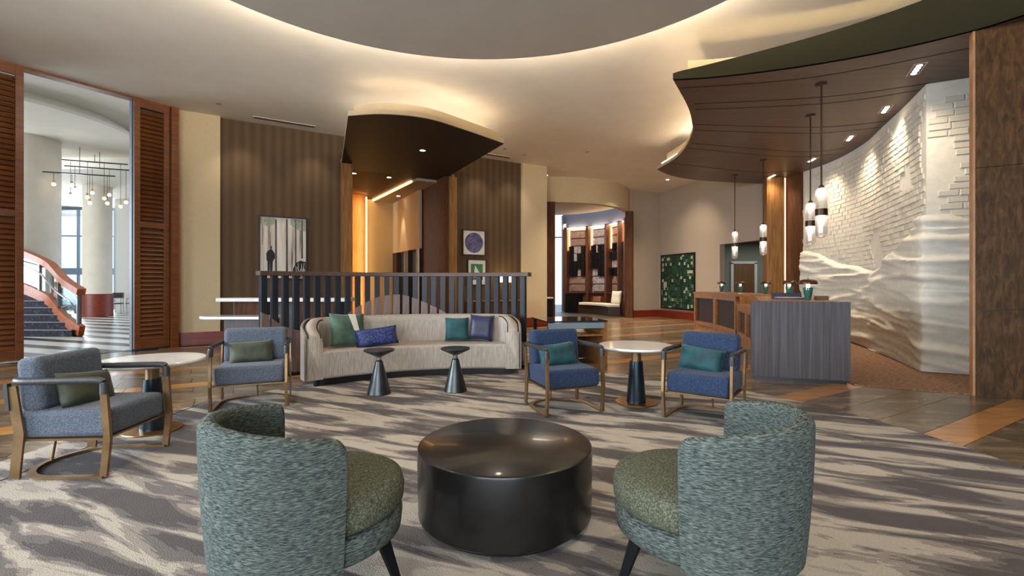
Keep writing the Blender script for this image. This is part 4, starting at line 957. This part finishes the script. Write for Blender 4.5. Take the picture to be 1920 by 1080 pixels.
# ------------------------------------------------------------------ cone side tables
def cone_table(x, y, label):
    e = empty('cone_side_table', (x, y, 0.015), label=label, cat='side table', group='pewter cone side tables')
    MB().lathe([(0.001, 0), (0.135, 0), (0.14, 0.006), (0.042, 0.385), (0.034, 0.392), (0.030, 0.40)], 40).build('base', pewter_m, e, smooth=30)
    MB().lathe([(0.030, 0.398), (0.030, 0.43), (0.034, 0.445)], 24).build('collar', steel_m, e, smooth=40)
    MB().lathe([(0.034, 0.44), (0.16, 0.498), (0.178, 0.508), (0.180, 0.520), (0.176, 0.526), (0.001, 0.526)], 40).build('top', pewter_m, e, smooth=25)
cone_table(-1.58, 5.58, 'pewter cone side table before the quilted navy cushion')
cone_table(-0.69, 5.72, 'pewter cone side table before the teal cushion end of the sofa')

# ------------------------------------------------------------------ round marble tables
def round_table(x, y, r, label, foot):
    e = empty('round_table', (x, y, foot), label=label, cat='table', group='round white-topped tables')
    MB().lathe([(0.001, 0), (0.225, 0), (0.228, 0.006), (0.225, 0.012), (0.001, 0.012)], 48).build('base_plate', brass_m, e, smooth=30)
    MB().lathe([(0.001, 0.012), (0.105, 0.012), (0.068, 0.46), (0.001, 0.46)], 32).build('pedestal', teal_tube_m, e, smooth=30)
    MB().lathe([(0.052, 0.46), (0.052, 0.60)], 32).build('collar', bronze_m, e, smooth=30)
    MB().lathe([(0.001, 0.595), (r-0.03, 0.595), (r, 0.612), (r, 0.624), (r-0.006, 0.632), (0.001, 0.632)], 72).build('top', marble_m, e, smooth=30)
round_table(1.366, 5.16, 0.41, 'round white-topped table between the two royal blue armchairs', 0.015)
round_table(-3.22, 4.20, 0.41, 'round white-topped table between the two daylit blue armchairs', 0.015)

# ------------------------------------------------------------------ drum coffee table
e = empty('drum_coffee_table', (-0.04, 2.68, 0.015), label='big black cylindrical coffee table with glossy top', cat='coffee table')
MB().lathe([(0.001, 0), (0.44, 0), (0.44, 0.03)], 72).build('plinth', black_m, e, smooth=30)
MB().lathe([(0.44, 0.03), (0.478, 0.03), (0.487, 0.04), (0.492, 0.385), (0.489, 0.396), (0.48, 0.402)], 96).build('drum', drum_m, e, smooth=40)
MB().lathe([(0.001, 0.392), (0.481, 0.392), (0.481, 0.400), (0.001, 0.400)], 96).build('top', drumtop_m, e, smooth=30)

# ------------------------------------------------------------------ tub chairs
def tub_chair(x, y, rz, label):
    e = empty('tub_chair', (x, y, 0.015), rz, label, 'armchair', 'green-grey tub chairs')
    FL = [0, .0015, .004, .008, .013, .019, .027]; FL = FL+[.027+(1-.054)*i/40 for i in range(1, 40)]+[1-q for q in FL[::-1]]; NA = len(FL)-1; vs = []; fcs = []; nr = 8; a0, a1 = math.radians(-4), math.radians(184)
    for i in range(NA+1):
        f = FL[i]; a = a0+(a1-a0)*f; c, s = math.cos(a), math.sin(a)
        zt = 0.715+0.065*math.sin(PI*max(0, min(1, f)))**0.9
        ends = min(f, 1-f)
        rnd_ = max(0.0, 1-ends/0.027); zt -= 0.034*(1-math.sqrt(max(0.0, 1-rnd_**2)))
        th = 0.075-0.030*(1-math.sqrt(max(0.0, 1-rnd_**2)))
        ro_t, ro_b = 0.385, 0.352
        prof = []
        for k in range(9): z = 0.205+(zt-th/2-0.205)*k/8; prof.append((ro_b+(ro_t-ro_b)*(1-(1-(z-0.2)/0.6)**2), z))
        rtop = prof[-1][0]; cm = rtop-th/2
        for k in range(1, nr): an = k*PI/nr; prof.append((cm+th/2*math.cos(an), zt-th/2+th/2*math.sin(an)))
        prof += [(rtop-th, zt-th/2), (rtop-th-0.01, 0.45), (rtop-th-0.02, 0.205)]
        for r_, z in prof: vs.append((r_*c, r_*s*1.0, z))
        m = len(prof)
    for i in range(NA):
        for k in range(m): k2 = (k+1) % m; fcs.append((i*m+k, i*m+k2, (i+1)*m+k2, (i+1)*m+k))
    fcs += [tuple(range(m-1, -1, -1)), tuple(NA*m+k for k in range(m))]
    MB().add(vs, fcs).build('back_shell', tub_m, e, smooth=60)
    MB().lathe([(0.001, 0.325), (0.305, 0.325), (0.338, 0.334), (0.352, 0.352), (0.356, 0.40), (0.345, 0.44), (0.31, 0.458), (0.15, 0.468), (0.001, 0.47)], 56, (0, -0.075, 0)).build('seat_cushion', tubseat_m, e, smooth=60)
    MB().lathe([(0.001, 0.20), (0.315, 0.20), (0.345, 0.225), (0.352, 0.292), (0.338, 0.312), (0.305, 0.322), (0.001, 0.322)], 56, (0, -0.07, 0)).build('seat_base', tub_m, e, smooth=60)
    for lx, ly in ((-0.22, -0.25), (0.22, -0.25), (-0.20, 0.20), (0.20, 0.20)):
        q = Vector((lx, ly)); o2 = q*1.22
        sec = []
        mb = MB(); t_, b2 = 0.026, 0.015
        vs2 = [(q.x+dx*t_, q.y+dy*t_, 0.205) for dx, dy in ((-1, -1), (1, -1), (1, 1), (-1, 1))]+[(o2.x+dx*b2, o2.y+dy*b2, 0.0) for dx, dy in ((-1, -1), (1, -1), (1, 1), (-1, 1))]
        mb.add(vs2, [(0, 1, 2, 3), (7, 6, 5, 4), (0, 4, 5, 1), (1, 5, 6, 2), (2, 6, 7, 3), (3, 7, 4, 0)]).build('leg', blackwood_m, e, bevel=0.003)
tub_chair(-0.895, 2.02, face(0.735, 0.678), 'green-grey tub chair with its back towards the daylit blue armchairs')
tub_chair(0.875, 2.06, face(-0.80, 0.60), 'green-grey tub chair with its back towards the reception desk')

# ------------------------------------------------------------------ armchairs
def armchair(x, y, rz, fab, label, group, w_=0.64):
    e = empty('lounge_armchair', (x, y, 0.015), rz, label, 'armchair', group)
    hw = w_/2-0.012
    MB().box((0, -0.005, 0.355), (w_-0.07, 0.60, 0.185)).build('seat', fab, e, bevel=0.035, seg=3, smooth=50)
    MB().box((0, 0.215, 0.62), (w_-0.09, 0.155, 0.37), rx=-0.10).build('backrest', fab, e, bevel=0.045, seg=4, smooth=50)
    MB().box((0, -0.005, 0.255), (w_-0.05, 0.58, 0.014)).build('seat_frame', bronze_m, e)
    for sx in (-1, 1):
        X = sx*hw
        # front leg: flat bar with a slight knee
        pts = [(X, -0.300, 0.008), (X, -0.325, 0.26), (X, -0.300, 0.60)]
        MB().sweep(pts, [(-0.012, -0.022), (0.012, -0.022), (0.012, 0.022), (-0.012, 0.022)], up=(0, 1, 0)).build('front_leg', bronze_m, e)
        pts = [(X, 0.265, 0.008), (X, 0.235, 0.30), (X, 0.285, 0.62)]
        MB().sweep(pts, [(-0.008, -0.032), (0.008, -0.032), (0.008, 0.032), (-0.008, 0.032)], up=(0, 1, 0)).build('rear_leg', bronze_m, e)
        cap = MB().tube([(X, -0.302, 0.565), (X, -0.302, 0.63)], 0.027, 10, up=(0, 1, 0)).build('arm_cuff', leather_m, e, smooth=50)
        MB().sweep([(X, 0.30, 0.46), (X, 0.315, 0.64)], [(-0.015, -0.012), (0.015, -0.012), (0.015, 0.012), (-0.015, 0.012)], up=(0, 1, 0)).build('rear_pad', leather_m, e)
    ap = [(-hw, -0.302, 0.60), (-hw, -0.298, 0.635), (-hw, -0.27, 0.655), (-hw, -0.1, 0.655), (-hw, 0.14, 0.652), (-hw+0.01, 0.25, 0.652), (-hw+0.06, 0.305, 0.652), (-hw+0.14, 0.322, 0.652), (0, 0.326, 0.652)]
    ap = ap+[(-q[0], q[1], q[2]) for q in ap[::-1][1:]]
    MB().tube([tuple(q) for q in spline(ap, 4)], 0.023, 10, up=(0, 0, 1)).build('arm_rest', leather_m, e, smooth=60)
    bp = [(-hw, -0.30), (-hw, 0.05)]+[(-hw*math.cos(a), 0.05+0.27*math.sin(a)) for a in [PI*i/16 for i in range(1, 16)]]+[(hw, 0.05), (hw, -0.30)]
    MB().sweep([(q[0], q[1], 0.008) for q in bp], [(-0.02, -0.008), (0.02, -0.008), (0.02, 0.008), (-0.02, 0.008)]).build('floor_rail', bronze_m, e, smooth=30)
    MB().tube([(0, 0.30, 0.01), (0, 0.26, 0.25)], 0.009, 8, up=(0, 1, 0)).build('rear_post', bronze_m, e)
    return Matrix.Translation((x, y, 0.015)) @ Matrix.Rotation(rz, 4, 'Z')
def on_chair(M, rz, m, dx, roll, label):
    p = M @ Vector((dx, 0.045, 0.548))
    pillow('lumbar_cushion', 0.44, 0.25, 0.13, m, p, rz, -0.32, label, roll)
rz = face(0.99, 0.06); M = armchair(-3.065, 3.45, rz, daylit_blue_m, 'daylit blue armchair standing side-on in front of the louvre panels', 'daylit blue armchairs')
on_chair(M, rz, olive_m, -0.02, 0.12, 'olive velvet cushion on the side-on daylit blue armchair')
rz = face(0.36, -0.93); M = armchair(-2.84, 5.16, rz, daylit_blue_m, 'daylit blue armchair beside the slatted screen and sofa arm', 'daylit blue armchairs', 0.72)
on_chair(M, rz, olive_m, -0.03, -0.04, 'olive velvet cushion on the daylit blue armchair beside the screen')
rz = face(0.33, -0.94); M = armchair(0.53, 4.98, rz, royal_m, 'royal blue armchair in front of the wooden end console', 'royal blue armchairs')
on_chair(M, rz, tealv_m, -0.03, -0.08, 'teal velvet cushion on the royal blue armchair by the end console')
rz = face(-0.60, -0.80); M = armchair(1.91, 4.64, rz, royal_m, 'royal blue armchair near the grey stone desk end', 'royal blue armchairs')
on_chair(M, rz, tealv_m, -0.05, 0.10, 'teal velvet cushion on the royal blue armchair near the stone desk end')

# ------------------------------------------------------------------ atrium seen through the opening
tag(MB().prism([Lw(-2.6, .12), Lw(2.7, .12), W(-.9, .45), (-9, 16), (-30, 16), (-30, 3), (-11.3, 3.6)], 5.9, 6.0).build('ceiling_atrium', ceil_m), 'pale atrium ceiling', None, None, 'structure')
tag(MB().prism([(-9, 15.9), (-14, 27), (-30, 27), (-30, 15.9)], 5.2, 5.95).build('ceiling_atrium_far', ceil_m), 'lower pale ceiling at the back of the atrium', None, None, 'structure')
wall('wall_atrium_head', Lw(-2.6, .12), Lw(2.7, .12), 5.0, 6.0, 0.15, ceil_m)
tag(MB().lathe([(0.001, 5.60), (3.45, 5.60), (3.45, 5.68), (3.2, 5.9), (0.001, 5.9)], 72, (-14.4, 12.7, 0)).build('ceiling_atrium_disc', ceil_m, smooth=30), 'round dropped soffit around the atrium column', None, None, 'structure')
tag(MB().lathe([(0.73, 0), (0.73, 5.62)], 48, (-14.3, 13.85, 0)).build('column_near', column_m, smooth=60), 'thick white round column behind the staircase', None, None, 'structure')
c2 = empty('column_far', (-16.6, 18.8, 0), label='white round column with cherry wood base in the atrium', kind='structure')
MB().lathe([(0.46, 0.9), (0.46, 5.21)], 48).build('shaft', column_m, c2, smooth=60); MB().lathe([(0.49, 0), (0.49, 0.9), (0.46, 0.92)], 48).build('wood_base', cherry_base_m, c2, smooth=40)
# window wall
ww = empty('window_2', (-21.5, 24.0, 0), math.radians(8), 'tall atrium windows with slim grey mullions', kind='structure')
for i in range(5):
    MB().box((-4+1.7*i+0.85, 0, 2.7), (1.64, 0.02, 5.2)).build('pane', window_m, ww)
for i in range(6): MB().box((-4+1.7*i, 0, 2.7), (0.09, 0.12, 5.4)).build('mullion', alu_m, ww)
for z, h in ((0.1, 0.2), (1.95, 0.34), (3.75, 0.07), (5.2, 0.25)): MB().box((0.25, 0, z), (8.6, 0.10, h)).build('transom', alu_m, ww)
# drape / screen panel
wall('wall_atrium_right', (-18.25, 21.55), (-13.6, 22.0), 0, 5.35, 0.2, trimw_m)
for k in range(6): tag(MB().tube([(-18.62+0.07*k, 21.35+0.02*(k % 2), 0.05), (-18.62+0.07*k, 21.35+0.02*(k % 2), 4.85)], 0.045, 8).build('curtain_fold', mat('grey_curtain', (126, 132, 140), rough=0.9) if 'grey_curtain' not in MATS else MATS['grey_curtain'], smooth=60), None, None, None, None)
cur = empty('curtain', (0, 0, 0), label='grey floor-length curtain beside the far atrium column', cat='curtain')
for o in [x for x in bpy.data.objects if x.name.startswith('curtain_fold')]: o.parent = cur
wall('wall_atrium_left', (-29, 8), (-26, 24), 0, 5.35, 0.2, trimw_m)
# staircase
st = empty('curved_staircase', (-10.8, 11.9, 0), label='curved staircase with orange wood stringer and dark carpeted steps', cat='staircase')
sp = spline([(0.05, -0.2, 0), (-0.5, 0.05, 0), (-0.92, 0.3, 0), (-1.36, 0.6, 0), (-1.83, 0.88, 0), (-2.5, 1.05, 0), (-3.3, 1.08, 0)], 10); ns_ = len(sp)
slp = []
acc = 0
for i, q in enumerate(sp):
    if i: acc += (sp[i]-sp[i-1]).length
    slp.append(acc)
def stp(d_):
    for i in range(1, ns_):
        if slp[i] >= d_: break
    f = (d_-slp[i-1])/(slp[i]-slp[i-1]); t_ = (sp[i]-sp[i-1]).normalized(); return sp[i-1].lerp(sp[i], f), t_
SLOPE = 0.17/0.50
sec = [(-0.06, 0.0), (0.06, 0.0), (0.06, 0.26), (-0.06, 0.26)]
MB().sweep([(q.x, q.y, max(0.0, 0.02+slp[i]*SLOPE)) for i, q in enumerate(sp)], sec).build('stringer', orangewood_m, st, smooth=30)
MB().sweep([(q.x, q.y, 1.04+slp[i]*SLOPE) for i, q in enumerate(sp)], [(-0.09, 0.0), (0.09, 0.0), (0.09, 0.16), (-0.09, 0.16)]).build('handrail', orangewood_m, st, smooth=30)
vs = []; fcs = []
for i, q in enumerate(sp): vs += [(q.x, q.y, 0.30+slp[i]*SLOPE), (q.x, q.y, 1.0+slp[i]*SLOPE)]
for i in range(ns_-1): fcs.append((2*i, 2*i+2, 2*i+3, 2*i+1))
o = MB().add(vs, fcs).build('glass_panel', railglass_m, st); sm2 = o.modifiers.new('solid', 'SOLIDIFY'); sm2.thickness = 0.012
MB().tube([(q.x-0.10, q.y-0.16, 0.88+slp[i]*SLOPE) for i, q in enumerate(sp)], 0.022, 8).build('grab_rail', steel_m, st, smooth=60)
q = sp[0]; MB().tube([(q.x-0.10, q.y-0.16, 0.88), (q.x+0.04, q.y-0.28, 0.86), (q.x+0.08, q.y-0.26, 0.72), (q.x+0.02, q.y-0.16, 0.60)], 0.022, 8).build('rail_return', steel_m, st, smooth=60)
for d_ in (0.08, 1.2, 2.5):
    q, t_ = stp(d_); MB().box((q.x, q.y, 0.62+d_*SLOPE), (0.05, 0.09, 0.95), rz=math.atan2(t_.y, t_.x)).build('newel', steel_m, st)
SX = [-0.10, -0.50, -0.92, -1.36, -1.83, -2.38, -2.9]
nos_m = mat('grey_nosing', (120, 118, 124), rough=0.5)
for k in range(7):
    y0 = -0.28+0.28*k; z1_ = 0.17*(k+1)
    MB().prism([(SX[k], y0), (SX[k], y0+0.30), (-4.8, y0+0.30), (-4.8, y0)], 0.0, z1_).build('step', stairtread_m, st)
    MB().tube([(SX[k], y0, z1_), (-4.8, y0, z1_)], 0.014, 6).build('nosing', nos_m, st)
# chandelier
chd = empty('track_chandelier', (-12.75, 14.3, 3.4), math.radians(20), 'black track chandelier with hanging globe bulbs in the atrium', 'chandelier')
rnd = random.Random(2)
for j, (yy, zz, x0) in enumerate(((-0.45, 1.15, -.9), (0, 1.45, -.6), (0.45, 1.72, -.9))):
    MB().box((x0+0.75, yy, zz), (1.7, 0.035, 0.035)).build('track', black_m, chd)
    MB().tube([(x0+0.75, yy, zz), (x0+0.75, yy, 1.95)], 0.008, 6).build('stem', black_m, chd)
    for k in range(4):
        xx = x0+0.15+0.42*k; zb = 0.28+0.55*rnd.random()
        MB().tube([(xx, yy, zb+0.1), (xx, yy, zz)], 0.006, 6).build('cord', black_m, chd)
        MB().lathe([(0.03, zb+0.06), (0.03, zb+0.12), (0.001, zb+0.12)], 12, (xx, yy, 0)).build('socket', brass_m, chd)
        MB().sphere((xx, yy, zb), 0.048, 14, 8).build('globe', chand_m, chd, smooth=80)
# far chairs by the windows
def far_chair(x, y, rz, label):
    e = empty('dining_chair', (x, y, 0), rz, label, 'chair', 'far atrium chairs')
    MB().box((0, 0, 0.45), (0.46, 0.46, 0.05)).build('seat', black_m, e); MB().box((0, 0.22, 0.80), (0.46, 0.03, 0.24)).build('backrest', black_m, e)
    for x_, y_ in ((-.2, -.2), (.2, -.2), (-.2, .21), (.2, .21)):
        h = 0.92 if y_ > 0 else 0.66
        MB().tube([(x_, y_, 0), (x_, y_, h)], 0.014, 6).build('leg', steel_m, e)
    for x_ in (-.2, .2): MB().tube([(x_, -.2, .66), (x_, .21, .66)], 0.014, 6).build('arm', steel_m, e)
far_chair(-17.5, 20.75, 0.5, 'dark metal chair beside the far atrium column'); far_chair(-16.85, 20.9, -0.6, 'dark metal chair below the pale atrium screen')

# ------------------------------------------------------------------ walls behind the viewer (with the glazed bays that let the daylight in)
BK = [(10.2, 3.0), (9.0, -1.5), (6.0, -5.2), (3.0, -6.6)]
for i in range(3): wall('wall_front_%d' % (i+1), BK[i+1], BK[i], 0, 5.0, 0.2, taupe_m).scale = (1, -1, 1)
wall('wall_reception_side', (10.2, 14.1), (10.2, 3.0), 0, 5.0, 0.2, midwood_m)
wall('wall_front_sill', (-6.0, -6.6), (3.0, -6.6), 0, 0.5, 0.2, taupe_m).scale = (1, -1, 1)
wall('wall_front_head', (-6.0, -6.6), (3.0, -6.6), 4.2, 5.0, 0.2, taupe_m).scale = (1, -1, 1)
wall('wall_side_corner', (-9.9, -3.2), (-6.0, -6.6), 0, 5.0, 0.2, taupe_m).scale = (1, -1, 1)
wall('wall_side_head', (-10.0, 4.6), (-9.9, -3.2), 4.3, 5.0, 0.2, taupe_m).scale = (1, -1, 1)
for i in range(6):
    tag(MB().box((-6+1.8*i, -6.6, 2.35), (0.09, 0.12, 3.7)).build('window_mullion', alu_m), None, None, None, 'structure')
for i in range(5):
    tag(MB().box((-9.97, 4.4-1.85*i, 2.15), (0.12, 0.09, 4.3)).build('window_mullion', alu_m), None, None, None, 'structure')
light('portal_canopy_uplight', 'AREA', (-2.1, 10.4, 4.59), 7, (1.0, 0.88, 0.72), (-2.1, 10.4, 6), 2.4)
light('reception_canopy_uplight', 'AREA', (5.6, 10.0, 4.70), 30, (1.0, 0.88, 0.72), (5.6, 10.0, 6), 3.0)
# wall-washing light over the brown walls and pillar
for s in (0.4, 1.9, 6.3, 7.4): light('wall_wash', 'SPOT', (*W(s, -0.45), 4.9), 34, SOFT, (*W(s, 0.1), 1.6), spot=80, blend=0.9, rad=0.05)
light('lounge_glow', 'AREA', (2.2, 19.3, 4.5), 130, SOFT, (2.6, 19.6, 0), 2.0)
light('art_wash', 'SPOT', (5.3, 15.6, 4.9), 90, SOFT, (6.5, 17.2, 1.4), spot=90, blend=0.9, rad=0.06)
light('entry_fill', 'SPOT', (4.2, 16.2, 4.95), 220, SOFT, (4.2, 16.2, 0), spot=110, blend=0.9, rad=0.08)  # these three entry spots are added to brighten the far floor and ceiling
light('entry_fill', 'SPOT', (1.6, 10.6, 4.95), 260, SOFT, (1.6, 10.6, 0), spot=110, blend=0.9, rad=0.08)
light('entry_fill', 'SPOT', (3.0, 14.0, 4.95), 320, SOFT, (3.0, 14.8, 0), spot=110, blend=0.9, rad=0.08)
# added fill spots that warm rug and seating, with made-up lenses on the disc
for x, y in ((-2.6, 4.4), (1.9, 4.6), (-0.3, 5.3), (-2.2, 2.0), (1.8, 2.2)):
    MB().lathe([(0.001, -0.001), (0.055, -0.001), (0.075, -0.004), (0.078, 0.0)], 20, (x+0.4, y-3.35, 0)).build('added_fill_lens', downl_m, disc)
    light('disc_fill', 'SPOT', (x, y, 4.66), 85, SOFT, (x, y, 0), spot=85, blend=0.9, rad=0.07)

# pieces that belong to a part go under that part
def under(root_names, child_names, part_name):
    for o in list(bpy.data.objects):
        if o.type == 'MESH' and o.parent and o.name.split('.')[0] in child_names and o.parent.name.split('.')[0] in root_names:
            sib = [p for p in bpy.data.objects if p.parent == o.parent and p.name.split('.')[0] == part_name]
            if sib: o.parent = sib[0]
under(('woodland_picture',), ('figure', 'tree_trunk', 'thicket', 'twig', 'leaf_canopy'), 'print')
under(('moon_picture',), ('moon',), 'print'); under(('triangle_picture',), ('green_field', 'white_triangle'), 'print')
under(('mosaic_artwork',), ('mosaic_joint',), 'mosaic_panel')
under(('curved_sofa',), ('piping',), 'backrest'); under(('mushroom_lamp',), ('finial',), 'dome')
under(('door_1',), ('door_handle',), 'door_leaf'); under(('wall_washer',), ('bulb',), 'recess')
